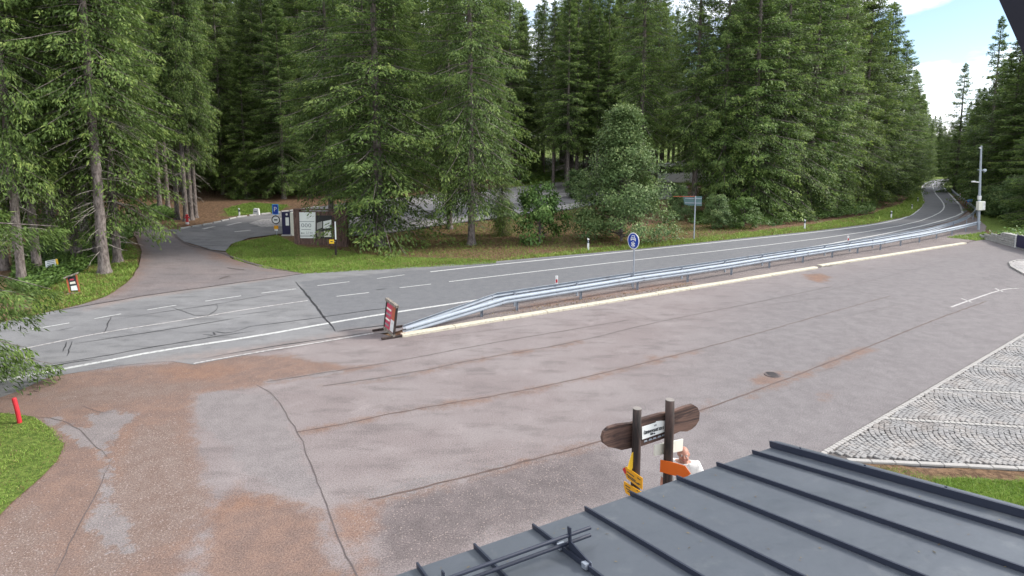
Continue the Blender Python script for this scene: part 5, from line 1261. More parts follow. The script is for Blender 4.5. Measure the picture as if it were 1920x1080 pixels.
def spruce_protos(seed, h=24., cs=2., rmax=4., dens=60, droop=.5, gap=.42, dead=True, top_thin=1.0, size=1.0, power=.85, nper=(6, 8), skip=.06, slim=1.0, tb=0.0):
    R = np.random.RandomState(seed); rr = random.Random(seed)
    bs, ds, sd_, ln, wd, tn = [], [], [], [], [], []
    bms_pts = []
    z = cs
    while z < h - .3:
        t = (z - cs) / (h - cs)
        n = rr.randint(*nper); az0 = rr.uniform(0, 6.28)
        for k in range(n):
            if rr.random() < skip: continue
            az = az0 + 2 * math.pi * k / n + rr.uniform(-.6, .6)
            prof = (1 - t) ** power * (0.72 + .28 * min(1, t * 5))
            Lb = max(.25, rmax * prof * rr.uniform(.45, 1.18) * top_thin)
            pit = math.radians(-16 + 50 * t + rr.uniform(-9, 9)); dr = droop * (1 - t * .7) * rr.uniform(.5, 1.5)
            o = np.array([math.cos(az), math.sin(az), 0.]); sv = np.array([-o[1], o[0], 0.])
            zj = z + rr.uniform(-.35, .35)
            def bp(s): return o[None, :] * (Lb * s)[:, None] + np.array([0, 0, 1.])[None, :] * (zj + Lb * (math.tan(pit) * s - dr * s ** 2 + .45 * dr * s ** 4))[:, None]
            m = int(Lb * dens * DK * (1.0 if t < .8 else 1.3)) + 8
            s = R.uniform(.12, 1.0, m) ** .8
            wid = (.30 * Lb * np.minimum(1, (1 - s) * 1.6 + .12) * np.minimum(1, s * 2.5 + .2)); q = R.uniform(-1, 1, m)
            p = bp(s) + sv[None, :] * (q * wid)[:, None] + o[None, :] * (np.abs(q) * wid * .35)[:, None]
            hang = np.abs(q) ** 1.3 * wid * .35 + R.uniform(0, .10, m) + R.uniform(0, 1, m) ** 2.4 * .75 * (1 - t * .75)
            p[:, 2] -= hang
            d = unit(o[None, :] * R.uniform(.15, .8, m)[:, None] + sv[None, :] * (np.sign(q) * R.uniform(.1, .7, m))[:, None] + np.array([0, 0, -1.])[None, :] * R.uniform(.25, 1.15, m)[:, None] * (1.1 - .7 * t) + R.normal(0, .18, (m, 3)))
            nrm = unit(np.array([0, 0, 1.])[None, :] + R.normal(0, .55, (m, 3)) + o[None, :] * .5)
            si = unit(np.cross(d, nrm))
            bs.append(p); ds.append(d); sd_.append(si)
            ln.append(R.uniform(.12, .32, m) * size * (1 - .3 * t)); wd.append(R.uniform(.045, .095, m) * size * slim)
            bt = rr.uniform(-.10, .12)
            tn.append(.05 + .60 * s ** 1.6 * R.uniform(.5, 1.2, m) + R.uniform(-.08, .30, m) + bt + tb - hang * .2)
            bms_pts.append((bp(np.array([0., .35, .7, .97])), .018 * Lb ** .7))
        z += gap * rr.uniform(.75, 1.3) * (1.0 if t < .7 else .75)
    m = 160; zz = h - R.uniform(0, 1.2, m); az = R.uniform(0, 6.28, m)
    bs.append(np.c_[np.zeros(m), np.zeros(m), zz]); dd = unit(np.c_[np.cos(az), np.sin(az), R.uniform(.2, 1.2, m)]); ds.append(dd); sd_.append(unit(np.cross(dd, R.normal(0, 1, (m, 3))))); ln.append((h - zz) * .3 + .12); wd.append(np.full(m, .05)); tn.append(R.uniform(.2, .6, m))
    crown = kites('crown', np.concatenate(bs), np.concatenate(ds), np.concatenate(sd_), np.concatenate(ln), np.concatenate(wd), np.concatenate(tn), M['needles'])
    # trunk, live limbs, dead stubs
    vs, fs = [], []
    def add_tube(pts, rad, sides):
        b0 = len(vs); k = len(pts)
        for i in range(k):
            tg = np.array(pts[min(i + 1, k - 1)]) - np.array(pts[max(i - 1, 0)]); tg = tg / (np.linalg.norm(tg) + 1e-9)
            a = np.cross(tg, [0.31, .17, 1.] if abs(tg[2]) < .9 else [1., 0, 0]); a /= np.linalg.norm(a); b = np.cross(tg, a)
            for j in range(sides):
                an = 2 * math.pi * j / sides; vs.append(tuple(np.array(pts[i]) + (a * math.cos(an) + b * math.sin(an)) * rad[i]))
        for i in range(k - 1):
            for j in range(sides): fs.append((b0 + i * sides + j, b0 + i * sides + (j + 1) % sides, b0 + (i + 1) * sides + (j + 1) % sides, b0 + (i + 1) * sides + j))
    r0 = .0075 * h if h > 20 else .012 * h
    zs = np.concatenate([[-.3, 0, .25, .6], np.arange(1.2, h, 1.0), [h]])
    jx = np.cumsum(R.normal(0, .02, len(zs))); jy = np.cumsum(R.normal(0, .02, len(zs))); jx -= jx[1]; jy -= jy[1]
    rad = [max(.015, r0 * (1 - zq / h) ** .8 * (1 + .55 * math.exp(-max(zq, 0) / .25)) if zq < h else .015) for zq in zs]
    add_tube([(x, y, zq) for x, y, zq in zip(jx * 0 + R.normal(0, .012, len(zs)), jy * 0, zs)], rad, 10)
    for pts, rb in bms_pts: add_tube([tuple(q) for q in pts], [rb, rb * .7, rb * .45, rb * .15], 3)
    wood_me = mesh_of(vs, fs, 'trunk', True); wood_me.materials.append(M['bark'])
    dead_me = None
    if dead and cs > 3:
        vs.clear(); fs.clear()
        for k in range(int(cs * 5.5)):
            zq = rr.uniform(1.2, cs + 2.5); az = rr.uniform(0, 6.28); Ld = rr.uniform(.5, 2.6) * min(1, .35 + zq / cs); c, s = math.cos(az), math.sin(az)
            dz = rr.uniform(-.55, .15)
            pts = [(c * Ld * q, s * Ld * q, zq + dz * Ld * q - .25 * Ld * q * q + rr.uniform(-.05, .05) * Ld) for q in (0, .35, .7, 1)]
            add_tube(pts, [.024, .018, .012, .004], 3)
            for _ in range(3):
                q = rr.uniform(.3, .95); a2 = az + rr.choice((-1, 1)) * rr.uniform(.5, 1.0); l2 = Ld * .35 * (1.1 - q) + .12
                p0 = np.array([c * Ld * q, s * Ld * q, zq + dz * Ld * q - .25 * Ld * q * q]); add_tube([tuple(p0), tuple(p0 + np.array([math.cos(a2) * l2, math.sin(a2) * l2, -.3 * l2]))], [.010, .004], 3)
        dead_me = mesh_of(vs, fs, 'dead'); dead_me.materials.append(M['deadwood'])
    return {'h': h, 'crown': crown, 'trunk': wood_me, 'dead': dead_me}
T = {
    'A1': spruce_protos(11, 35, 1.6, 5.2, 56, .60, .44, size=1.12, power=.62), 'A2': spruce_protos(12, 35, 2.4, 4.8, 56, .55, .45, size=1.12, power=.62), 'A3': spruce_protos(13, 34, 1.2, 5.0, 56, .68, .44, size=1.12, power=.62),
    'B1': spruce_protos(21, 35, 9.0, 4.2, 52, .50, .46, size=1.12, power=.65), 'B2': spruce_protos(22, 35, 6.5, 4.0, 52, .45, .46, size=1.12, power=.65),
    'C1': spruce_protos(31, 30, .6, 3.7, 58, .55, .40, size=1.05, power=.58), 'C2': spruce_protos(32, 30, .8, 3.5, 58, .48, .40, size=1.05, power=.58),
    'D1': spruce_protos(41, 24, 1.0, 3.3, 80, .28, .52, power=.8, nper=(4, 6), skip=.1),
    'E1': spruce_protos(51, 5, .2, 1.5, 110, .2, .22, size=.7, dead=False),
    'F1': spruce_protos(61, 34, 3.6, 4.9, 56, .60, .45, size=1.12, power=.62),
    'F2': spruce_protos(62, 34, 4.4, 5.0, 56, .66, .45, size=1.12, power=.62),
    'G1': spruce_protos(71, 35, 10.5, 3.6, 46, .40, .52, size=1.2, power=.65), 'G2': spruce_protos(72, 35, 8.5, 3.8, 46, .40, .52, size=1.2, power=.65),
    'N1': spruce_protos(81, 16, .6, 4.9, 340, .66, .46, size=.85, nper=(6, 7), skip=0, slim=.66, tb=-.2, power=.38),
}
def tree(proto, pos, h, label, group, wscale=1.0, rz=None, lean=(0, 0)):
    p = T[proto]; s = h / p['h']
    r = tag(empty('spruce_tree', pos, label, 'tree', group)); r.scale = (s * wscale, s * wscale, s)
    r.rotation_euler = (lean[0], lean[1], rng.uniform(0, 6.28) if rz is None else rz)
    link('trunk', p['trunk'], None, r); link('crown', p['crown'], None, r)
    if p['dead']: link('dead_branches', p['dead'], None, r)
    return r
LEFTG, ISLG, ROWG, BACKG, RIGHTG = 'spruces left of the forest track', 'spruces on the grass island', 'spruces along the road edge', 'spruces of the dense forest behind', 'trees right of the road bend'
# (proto, base pixel, height, label, group, width scale)
for pr, px, h, lab, gr, ws in (
    ('B1', (145, 492), 34.5, 'thick bare grey trunk left of the track, with dead lower branches', LEFTG, 1.15),
    ('B2', (131, 482), 32.5, 'thinner bare trunk close behind the thick one left of the track', LEFTG, 1.0),
    ('B1', (196, 512), 33.5, 'pale leaning trunk nearest to the left verge of the track', LEFTG, 1.1),
    ('F1', (221, 492), 31.5, 'spruce with low bright branches overhanging the forest track', LEFTG, 1.0),
    ('G1', (183, 480), 33.5, 'dark bare trunk standing behind the pale leaning one', LEFTG, 1.0),
    ('B2', (41, 527), 31.5, 'spruce at the left picture edge, trunk bare near the ground', LEFTG, .85),
    ('B2', (70, 509), 33.5, 'spruce beside the white and yellow plaque', LEFTG, .9),
    ('F1', (8, 505), 33.5, 'spruce half cut by the left picture edge', LEFTG, .9),
    ('G1', (160, 446), 35.5, 'spruce deep in the dark wood left of the track', LEFTG, 1.0),
    ('G2', (215, 447), 34.5, 'bare trunk at the inner bend of the forest track', LEFTG, 1.0),
    ('B1', (100, 455), 34.5, 'dark trunk deep behind the plaque', LEFTG, 1.0),
    ('G2', (35, 470), 35.5, 'dark trunk deep in the wood at the left edge', LEFTG, 1.0),
    ('A2', (712, 460), 34.5, 'broad spruce with hanging branches beside the information board', ISLG, 1.38),
    ('F1', (884, 458), 34.5, 'broad spruce in the middle of the grass island, trunk bare at its foot', ISLG, 1.02),
    ('F2', (843, 428), 34.5, 'spruce behind the middle one, at the far lot edge', ISLG, .9),
    ('F2', (622, 428), 33.5, 'spruce behind the information board on the far lot edge', ISLG, .95),
    ('C1', (942, 441), 13, 'slim spruce at the right end of the island pair', ISLG, .8),
    ('E1', (1006, 330), 5.5, 'young light green spruce at the far lot edge', 'young spruces', 1.2),
    ('B1', (1200, 392), 36.5, 'tall spruce with bare grey trunk and many dead branches above the maple', ROWG, 1.15),
    ('B1', (333, 411), 34.5, 'leftmost bare trunk of the clump at the track fork', 'trunks at the track fork', .8),
    ('G2', (349, 414), 34.5, 'second trunk of the clump at the track fork, above the hydrant', 'trunks at the track fork', .8),
    ('B1', (359, 412), 34.5, 'palest trunk of the clump at the track fork', 'trunks at the track fork', .8),
    ('B2', (367.5, 408), 33.5, 'rightmost thin trunk of the clump at the track fork', 'trunks at the track fork', .7),
    ('G1', (315, 390), 34.5, 'thin trunk behind the clump at the track fork', 'trunks at the track fork', .8),
    ('G2', (300, 392), 34.5, 'bare trunk right beside the end of the forest track', 'trunks at the track fork', .85),
    ('C1', (462, 372), 17, 'short full spruce on the bank left of the blue parking sign', 'spruces on the bank', 1.5),
    ('C2', (545, 362), 19, 'short full spruce on the bank behind the information board', 'spruces on the bank', 1.5),
    ('A2', (420, 364), 30.5, 'low-branched dark spruce on the bank behind the lane', 'spruces on the bank', 1.0),
    ('A3', (505, 352), 31.5, 'dark spruce on the bank above the blue parking sign', 'spruces on the bank', 1.0)):
    tree(pr, P(*px), h, lab, gr, ws)
tree('N1', Vector((-16.9, 13.5, 0.0)), 16, 'near spruce whose branches hang in from the left picture edge', 'near spruces', 1.0)
row = [('B2', (1300, 404), 33, 1.1), ('A2', (1352, 408), 34, 1.0), ('C1', (1408, 410), 34, 1.25), ('A3', (1462, 405), 34, 1.0), ('C2', (1515, 400), 35, 1.3), ('A2', (1566, 392), 35, .95), ('C1', (1612, 383), 32, 1.25), ('C2', (1650, 374), 29, 1.3), ('C1', (1680, 364), 26, 1.3), ('C2', (1702, 355), 23, 1.3), ('C1', (1716, 346), 20, 1.3)]
row = [(a_, b_, c_, d_ * (1.25 if b_[0] > 1600 else 1.1)) for a_, b_, c_, d_ in row]
for k, (pr, px, h, ws) in enumerate(row):
    lab = ['first spruce of the roadside row, right of the direction sign', 'second spruce of the roadside row from the direction sign', 'third spruce of the roadside row from the direction sign', 'spruce of the roadside row left of the delineator post', 'spruce of the roadside row behind the delineator post', 'sixth spruce of the roadside row from the direction sign', 'seventh spruce of the roadside row from the direction sign', 'fourth spruce of the roadside row from the bend', 'third spruce of the roadside row from the bend', 'second to last spruce of the roadside row, near the bend', 'last and smallest spruce of the roadside row at the bend'][k]
    tree(pr, P(*px), h, lab, ROWG, ws)
for px, h, pr, lab in (((1740, 341), 16, 'C1', 'spruce standing past the left side of the bend'), ((1757, 334), 15, 'C2', 'small far spruce right behind the bend'), ((1772, 333), 14, 'C1', 'small far spruce at the right end of the bend')):
    d = ray(*px); Yd = 175 if px[0] > 1750 else 150; q = Vector((d[0] * Yd / d[1], Yd, 0)); q.z = float(terrain(q.x, q.y)); tree(pr, q, h, lab, 'far spruces at the bend', 1.1)
for k in range(9):                                                           # a second rank closing the gaps between the roadside tops
    x_ = 1480 + 27 * k; q = P(x_, np.interp(x_, [1480, 1600, 1700], [385, 370, 346])); q = q + Vector((.35, .94, 0)) * 4.0; q.z = float(terrain(q.x, q.y))
    tree(('C1', 'C2')[k % 2], q, px_height(q, np.interp(x_, [1480, 1560, 1640, 1670, 1700], [-150, -60, 30, 95, 160])), 'tall spruce in the second rank behind the roadside row', 'second rank of roadside spruces', 1.5)
# right of the road
for pr, px, top, ws, lab in (('D1', (1846, 388), 30, 1.45, 'tallest slim spruce right of the bend, standing free against the sky'), ('D1', (1790, 361), 118, 1.7, 'slim pointed spruce just right of the bend against the sky'),
                              ('C1', (1818, 368), 165, 1.1, 'spruce between the two slim pointed ones right of the bend'), ('C2', (1885, 398), 70, 2.1, 'dense dark spruce right behind the mast'), ('C1', (1858, 386), 118, 1.9, 'dense spruce just left of the mast top'),
                              ('C1', (1928, 404), 50, 2.2, 'dark spruce cut by the right picture edge'), ('C2', (1806, 356), 190, 1.3, 'spruce beyond the curved rail'), ('C1', (1905, 384), 70, 1.3, 'dark spruce behind the dense one by the mast'), ('C2', (1870, 372), 100, 1.4, 'spruce in the dark second row behind the mast'), ('C1', (1786, 347), 235, 1.4, 'small spruce beside the far end of the bend')):
    q = G(*px); tree(pr, q, px_height(q, top), lab, RIGHTG, ws)
rf = random.Random(9); rpos = []
while len(rpos) < 36:
    x_, d_ = rf.uniform(1795, 2060), rf.uniform(50, 120)
    q = Vector(((x_ - CX) / F_PX * d_, d_, 0))
    base_px = project(q)
    if dist_line([(v.x, v.y) for v in far_s], np.array([q.x]), np.array([q.y]))[0] < 5.5 or sdf(ROAD, np.array([q.x]), np.array([q.y]))[0] > -5: continue
    if min([(q - r_).length for r_ in rpos] + [9]) < 3.6 or (d_ < 58 and x_ < 1860): continue
    lim = np.interp(x_, [1780, 1800, 1822, 1835, 1860, 1880, 1920], [235, 205, 165, 150, 120, 85, 60])
    hgt = px_height(q, lim + rf.uniform(0, 60))
    if hgt < 8 or hgt > 30: continue
    rpos.append(q); tree(rf.choice(['C1', 'C2', 'A1']), q, hgt, 'dark spruce in the dense stand right of the road bend', 'spruces of the right-hand stand', rf.uniform(1.5, 2.0))
for k in range(16):                                                          # the wood closing the view past the bend
    x_, d_ = 1700 + k * 8.5 + rf.uniform(-3, 3), rf.uniform(165, 215)
    q = Vector(((x_ - CX) / F_PX * d_, d_, 0)); q.z = float(terrain(q.x, q.y))
    if sdf(ROAD, np.array([q.x]), np.array([q.y]))[0] > -4: continue
    tree(rf.choice(['C1', 'C2']), q, px_height(q, np.interp(x_, [1700, 1740, 1760, 1800, 1830], [150, 205, 228, 225, 190]) + rf.uniform(-8, 20)), 'small far spruce in the wood closing the road past the bend', 'far spruces past the bend', rf.uniform(1.3, 1.7))
# the dense forest behind: same kinds, told apart by nothing
occupied = [Vector(o.location) for o in bpy.data.objects if o.name.startswith('spruce_tree')]
lane_np, track_np = np.array(LANE), np.array(TRACK)
fr = random.Random(77); placed = 0; tries = 0
while placed < 200 and tries < 6000:
    tries += 1
    x, y = fr.uniform(-75, 105), fr.uniform(44, 135)
    z = float(terrain(x, y)); xx, yy = np.array([x]), np.array([y])
    if inside(_near_poly, xx, yy)[0] or dist_line([(p.x, p.y) for p in road_far_xy], xx, yy)[0] < 9: continue
    px_, _ = project((x, y, z))
    if px_ < -140 or px_ > 1730: continue
    if sdf(lane_np, xx, yy)[0] > -3.0 or sdf(track_np, xx, yy)[0] > -2.5: continue
    if 245 < px_ < 300 and y < 85: continue                                  # the track goes on between the trunks
    if -32 < x < 30 and y < 78 and sdf(lane_np, xx, yy)[0] > -14 and px_ > 380 and y < 66: continue
    if 1205 < px_ < 1345 and y < 112: continue                               # room for the parked bus
    if min((Vector((x, y, 0)) - Vector((q.x, q.y, 0))).length for q in occupied) < 3.7: continue
    occupied.append(Vector((x, y, z))); placed += 1
    kind = fr.choice(['G1', 'G2', 'B2', 'B1', 'G1', 'A2'] if y < 95 else ['G1', 'G2', 'B1', 'A1', 'A2'])
    if 300 < px_ < 640: kind = fr.choice(['A1', 'A2', 'A3', 'F1', 'B2'])
    if px_ > 1230 and y < 80: kind = fr.choice(['A1', 'A2', 'C1', 'B2'])
    tp = 34 + fr.uniform(-3, 4)
    if 390 < px_ < 535 or 975 < px_ < 1045: tp = 22 + (y - 50) * .12 + fr.uniform(-3, 3)    # lower tops where the sky shows
    if px_ > 1600: tp = 21
    rg = ('tall spruce in the dark wood left of and behind the forest track', 'spruces of the wood behind the track') if px_ < 300 else ('tall spruce in the dense forest behind the far parking lot', 'spruces behind the far lot') if px_ < 1230 else ('tall spruce in the forest behind the roadside row', 'spruces behind the roadside row')
    tree(kind, Vector((x, y, z)), tp, rg[0], rg[1], fr.uniform(1.15, 1.5))

for k in range(20):                                                          # a closed wall of tops above the far lot
    x_ = 1035 + 195 * (k % 10) / 9 + fr.uniform(-8, 8); d_ = 84 + 14 * (k // 10) + fr.uniform(-4, 4)
    q = Vector(((x_ - CX) / F_PX * d_, d_, 0)); q.z = float(terrain(q.x, q.y))
    tree(fr.choice(['G1', 'G2', 'B1']), q, px_height(q, fr.uniform(-70, 25)), 'tall spruce in the dense forest behind the far parking lot', 'spruces behind the far lot', fr.uniform(1.2, 1.5))
def bush_mesh(seed, n, rx, ry, h, leaf, mat, cone=.35, clumps=60):
    R = np.random.RandomState(seed)
    cz = R.uniform(.02, 1, clumps) ** .9; az = R.uniform(0, 6.28, clumps); rad = (1 - cone * cz) * np.sqrt(np.clip(1 - (cz * 1.02 - .35) ** 2 * 1.25, .03, 1)) * R.uniform(.45, 1.04, clumps)
    C = np.c_[np.cos(az) * rx * rad, np.sin(az) * ry * rad, .04 * h + cz * h * .93]
    k = R.randint(0, clumps, n); cr = (.16 * max(rx, .2) + .13 * min(h, 4) * .5) * R.uniform(.6, 1.35, clumps)[k]
    off = R.normal(0, 1, (n, 3)); off = unit(off) * (R.uniform(0, 1, n) ** .45)[:, None] * cr[:, None] * np.array([1, 1, .7])
    p = C[k] + off; p[:, 2] = np.maximum(p[:, 2], .05)
    out = unit(np.c_[p[:, 0], p[:, 1], (p[:, 2] - h * .35) * .5])
    nrm = unit(out * .7 + np.array([0, 0, .8]) + R.normal(0, .45, (n, 3)))
    d = unit(np.cross(nrm, R.normal(0, 1, (n, 3))) + np.array([0, 0, -.35])); s = unit(np.cross(d, nrm))
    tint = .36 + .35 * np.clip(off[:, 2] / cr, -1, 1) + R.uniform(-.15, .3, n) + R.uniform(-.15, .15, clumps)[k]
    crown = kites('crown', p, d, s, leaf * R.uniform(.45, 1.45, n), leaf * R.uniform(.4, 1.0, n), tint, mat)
    bms = [tube_bm([(0, 0, -.15), (0, 0, h * .3), (.03, .02, h * .75)], [.03 * h ** .6, .025 * h ** .6, .008], 6)]
    for c in C[::2]: bms.append(tube_bm([(0, 0, max(.05, c[2] * .45)), tuple(c * np.array([.5, .5, .85])), tuple(c)], [.012 * h ** .5, .009, .004], 4))
    st = bm_mesh(join_bm(*bms)); st.materials.append(M['bark']); return crown, st
def bush(protos, pos, sc, name, label, cat, group):
    r = tag(empty(name, pos, label, cat, group)); r.scale = sc; r.rotation_euler = (0, 0, rng.uniform(0, 6.28))
    link('crown', protos[0], None, r); link('stem', protos[1], None, r); return r
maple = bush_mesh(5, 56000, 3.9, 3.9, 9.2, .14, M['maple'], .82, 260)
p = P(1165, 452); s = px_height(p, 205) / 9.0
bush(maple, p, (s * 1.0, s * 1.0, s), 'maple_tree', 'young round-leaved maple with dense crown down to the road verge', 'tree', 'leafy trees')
shrubs = [bush_mesh(6 + k, 5200, 1.7, 1.7, 2.6, .15, M['shrub'], .25, 60) for k in range(3)]
p = P(1012, 455); s = px_height(p, 345) / 2.6
bush(shrubs[0], p, (s * .75, s * .75, s), 'shrub', 'bright green shrub left of the young maple', 'shrub', 'shrubs')
maple2 = bush_mesh(9, 8000, 2.3, 2.3, 4.0, .19, M['maple'], .3, 80)
for px, top, ws, pr, lab in (((1345, 428), 366, 1.0, 1, 'shrub directly right of the direction sign'), ((1395, 427), 372, 1.1, 2, 'shrub under the third roadside spruce'),
                             ((1085, 372), 318, 1.2, 1, 'shrub at the right end of the far lot'), ((1050, 335), 305, 1.5, 0, 'shrub on the bank behind the far lot'), ((975, 342), 312, 1.5, 2, 'shrub on the bank left of the young spruce'), ((1272, 410), 345, .8, 1, 'tall shrub in front of the parked bus')):
    q = P(*px); s = px_height(q, top) / (4.0 if pr == 1 else 2.6)
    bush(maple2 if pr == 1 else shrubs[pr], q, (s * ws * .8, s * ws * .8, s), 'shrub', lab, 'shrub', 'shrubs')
for px, top, lab in (((1880, 408), 350, 'shrub on the grass bank right of the mast'), ((1915, 412), 330, 'shrub on the grass bank at the right picture edge'), ((1850, 402), 365, 'shrub on the grass bank close to the mast')):
    q = G(*px); q.z = 0.0; s = px_height(q, top) / 4.0
    bush(maple2, q, (s, s, s), 'shrub', lab, 'shrub', 'shrubs')
# undergrowth, grass, dry litter: nobody could count these
def scatter(poly, n, seed, zf):
    R = np.random.RandomState(seed); poly = np.array(poly); lo, hi = poly.min(0), poly.max(0); out = []
    while len(out) < n:
        q = R.uniform(lo, hi, (n * 2, 2)); q = q[inside(poly, q[:, 0], q[:, 1])]
        if len(q) == 0: break
        out += q.tolist()
    q = np.array(out[:n]); return np.c_[q, zf(q[:, 0], q[:, 1])], R
def blades(name, poly, n, lmin, lmax, w, mat, label, seed, zf=terrain, lie=.5, tint=(.2, .9), clump=1.2):
    p, R = scatter(poly, n, seed, zf)
    p[:, 2] -= .03
    cl = np.array([mnoise.noise((a * clump, b * clump, seed)) for a, b in p[:, :2]])
    d = unit(np.c_[R.normal(0, lie, n), R.normal(0, lie, n), np.ones(n)]); s = unit(np.c_[R.normal(0, 1, n), R.normal(0, 1, n), np.zeros(n)])
    L_ = R.uniform(lmin, lmax, n) * (1 + .7 * cl)
    me = kites(name, p, d, s, L_, np.full(n, w) * R.uniform(.6, 1.3, n), R.uniform(*tint, n) + .25 * cl, mat, bend=np.c_[R.normal(0, .25, (n, 2)), -np.abs(R.normal(0, .1, n))] * L_[:, None])
    return tag(link(name, me), label, 'grass', kind='stuff')
def grown(poly, k):
    c = np.array(poly).mean(0); return [tuple(c + (np.array(p) - c) * k) for p in poly]
flat = lambda x, y: np.zeros_like(x) + .02
blades('grass', LAWN_L, 60000, .035, .10, .012, M['grass'], 'short lawn grass in the near left corner', 1, flat, .6)
blades('grass', gpoly([(1745, 902), (1800, 898), (1925, 905), (2000, 912), (2000, 1010), (1925, 985), (1800, 950)]), 26000, .04, .13, .014, M['grass'], 'grass in the bed beside the house roof', 2, flat, .6)
blades('grass', gpoly([(1620, 876), (1700, 880), (1760, 900), (1740, 930), (1680, 905)]), 2500, .03, .09, .012, M['grass'], 'sparse grass at the kerb end beside the roof', 3, flat, .7)
blades('grass', ISLAND_GREEN, 60000, .05, .16, .03, M['grass'], 'mown green grass on the tip of the island', 4, clump=.7)
blades('grass', grown(LAWN_L, 1.045), 3500, .03, .10, .014, M['grass'], 'stray grass along the edge of the near lawn', 31, flat, .8)
blades('dry_grass', grown(LAWN_L, 1.02), 16000, .03, .09, .014, M['drygrass'], 'dry stalks in the near lawn', 32, flat, .8, (.2, .9), 2.5)
blades('dry_grass', ISLAND_GREEN, 9000, .05, .15, .03, M['drygrass'], 'dry stalks in the island grass', 33, clump=.9)
blades('dry_grass', LEFT_GREEN, 7000, .06, .2, .03, M['drygrass'], 'dry stalks in the left verge', 35, clump=.9)
blades('dry_grass', ROADSIDE, 9000, .06, .25, .04, M['drygrass'], 'dry stalks in the roadside grass', 34, clump=.6)
isl_dry = ppoly([(560, 462), (640, 466), (740, 440), (950, 410), (1100, 390), (1180, 430), (1290, 405), (1420, 425), (1380, 446), (1196, 465), (920, 489), (720, 503), (640, 480)])
blades('dry_grass', isl_dry, 30000, .05, .16, .035, M['drygrass'], 'dry brown grass and needles under the island spruces', 5, lie=.9, clump=.5)
blades('grass', isl_dry, 22000, .06, .22, .035, M['grass'], 'tufts of grass between the dry patches on the island', 6, clump=.5, tint=(.1, .7))
blades('grass', LEFT_GREEN, 26000, .06, .20, .03, M['grass'], 'grass verge left of the forest track', 7)
blades('grass', ROADSIDE, 26000, .08, .28, .04, M['grass'], 'roadside grass below the spruce row', 8, tint=(.25, 1.0))
blades('grass', ppoly([(1640, 415), (1706, 402), (1726, 388), (1731, 378), (1726, 358), (1712, 362), (1690, 385), (1640, 400)]), 9000, .15, .5, .07, M['grass'], 'long bright grass inside the road bend', 9, tint=(.4, 1.0))
blades('grass', BANK, 26000, .10, .35, .05, M['grass'], 'long grass on the bank above the low wall', 10, lambda x, y: bank_z(x, y))
blades('grass', BANK2, 12000, .06, .2, .05, M['grass'], 'grass on the bank beyond the lane', 11)
blades('grass', BACKGREEN, 9000, .15, .5, .08, M['grass'], 'long grass on the bank behind the far lot', 12)
blades('weeds', gpoly([(1775, 446), (1845, 436), (1862, 447), (1830, 452)]), 2500, .06, .25, .04, M['grass'], 'weeds at the left end of the low stone wall', 13, flat)
blades('weeds', gpoly([(880, 598), (1000, 577), (1300, 531), (1300, 537), (1000, 585)]), 700, .03, .14, .03, M['drygrass'], 'thin dry weeds under the guardrail', 14, lambda x, y: np.zeros_like(x) + .04)
def leafy(name, poly, n, leaf, hmax, mat, label, seed, zf=terrain):
    p, R = scatter(poly, n, seed, zf); cl = np.array([mnoise.noise((a * .6, b * .6, 3)) for a, b in p[:, :2]])
    hh = hmax * np.clip(.55 + .9 * cl, .08, 1.3); p[:, 2] += hh * R.uniform(.15, 1, n) ** .7
    nrm = unit(np.c_[R.normal(0, .5, n), R.normal(0, .5, n) - .2, np.ones(n)]); d = unit(np.cross(nrm, R.normal(0, 1, (n, 3)))); s = unit(np.cross(d, nrm))
    return tag(link(name, kites(name, p, d, s, leaf * R.uniform(.6, 1.4, n), leaf * R.uniform(.5, .9, n), .2 + .4 * R.uniform(0, 1, n) + .5 * cl, mat)), label, 'undergrowth', kind='stuff')
leafy('undergrowth', FERN, 26000, .16, .7, M['shrub'], 'leafy green undergrowth beneath the left spruces', 21)
leafy('undergrowth', ppoly([(262, 395), (300, 412), (335, 412), (330, 400), (290, 385)]), 3000, .2, .6, M['shrub'], 'low undergrowth beside the end of the forest track', 22)
leafy('undergrowth', ppoly([(900, 340), (1110, 345), (1200, 335), (1200, 305), (1000, 300), (900, 318)]), 12000, .3, 1.0, M['shrub'], 'leafy undergrowth on the bank behind the far lot', 23)
leafy('undergrowth', ppoly([(1290, 420), (1440, 425), (1640, 400), (1640, 380), (1440, 400), (1300, 400)]), 14000, .22, .9, M['shrub'], 'leafy undergrowth at the foot of the roadside spruces', 24)
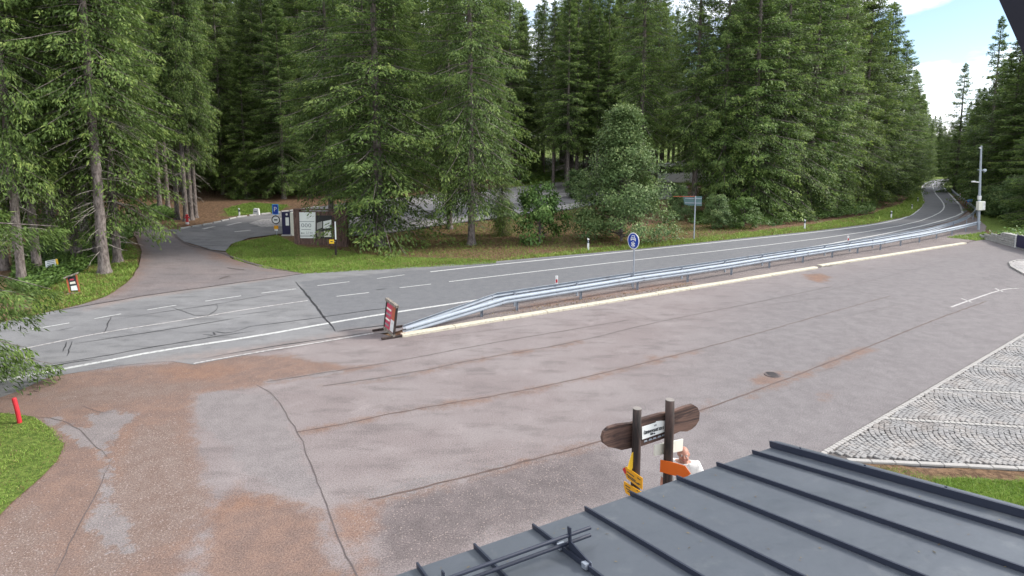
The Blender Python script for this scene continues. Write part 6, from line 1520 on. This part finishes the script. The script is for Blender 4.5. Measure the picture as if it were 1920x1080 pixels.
leafy('undergrowth', BANK, 9000, .22, .7, M['shrub'], 'leafy plants on the bank right of the mast', 25, lambda x, y: bank_z(x, y))
leafy('fallen_leaves', isl_dry, 6000, .10, .05, M['drygrass'], 'fallen leaves on the island under the spruces', 26)
R_ = np.random.RandomState(4); n_ = 160                                       # needles and leaf bits blown onto the roof
ru, rs = R_.uniform(-5, -.1, n_), R_.uniform(.05, 4, n_)
rb = np.array([rp(a, b, .006)[:] for a, b in zip(ru, rs)]); an = R_.uniform(0, 6.28, n_)
rd_ = np.array([(E3 * math.cos(a) + UP * math.sin(a))[:] for a in an]); rs_ = np.array([(E3 * -math.sin(a) + UP * math.cos(a))[:] for a in an])
tag(link('roof_litter', kites('roof_litter', rb, rd_, rs_, R_.uniform(.015, .05, n_), R_.uniform(.004, .015, n_), R_.uniform(0, 1, n_), M['drygrass'])), 'dry needles and leaf bits on the metal roof', 'litter', kind='stuff')
# loose stones on the dirt
def pebbles():
    R = np.random.RandomState(8); vs, fs = [], []
    for poly, n, smin, smax in ((lot_masks['gravel'][0], 1500, .005, .013), (lot_masks['gravel'][1], 500, .005, .013), (lot_masks['dirt'][0], 2600, .005, .013), (VERGE, 2500, .01, .035), (gpoly([(610, 900), (1100, 800), (1100, 960), (680, 1080)]), 1500, .006, .016)):
        p, _ = scatter(poly, n, R.randint(1000), lambda x, y: np.zeros_like(x))
        zb = .03 if poly is VERGE else 0.
        for q in p:
            s = R.uniform(smin, smax); a = R.uniform(0, 6.28); b = len(vs); c, sn = math.cos(a), math.sin(a)
            for (x, y, z) in ((-1, -.7, 0), (1, -.8, 0), (.9, .8, 0), (-.8, .9, 0), (.1, .05, 1.0)): vs.append((q[0] + s * (x * c - y * sn), q[1] + s * (x * sn + y * c), zb + z * s * .8))
            fs += [(b, b + 1, b + 4), (b + 1, b + 2, b + 4), (b + 2, b + 3, b + 4), (b + 3, b, b + 4)]
    return tag(link('gravel', mesh_of(vs, fs, 'gravel'), M['pebble']), 'loose gravel strewn over the dirt and verge', 'gravel', kind='stuff')
pebbles()
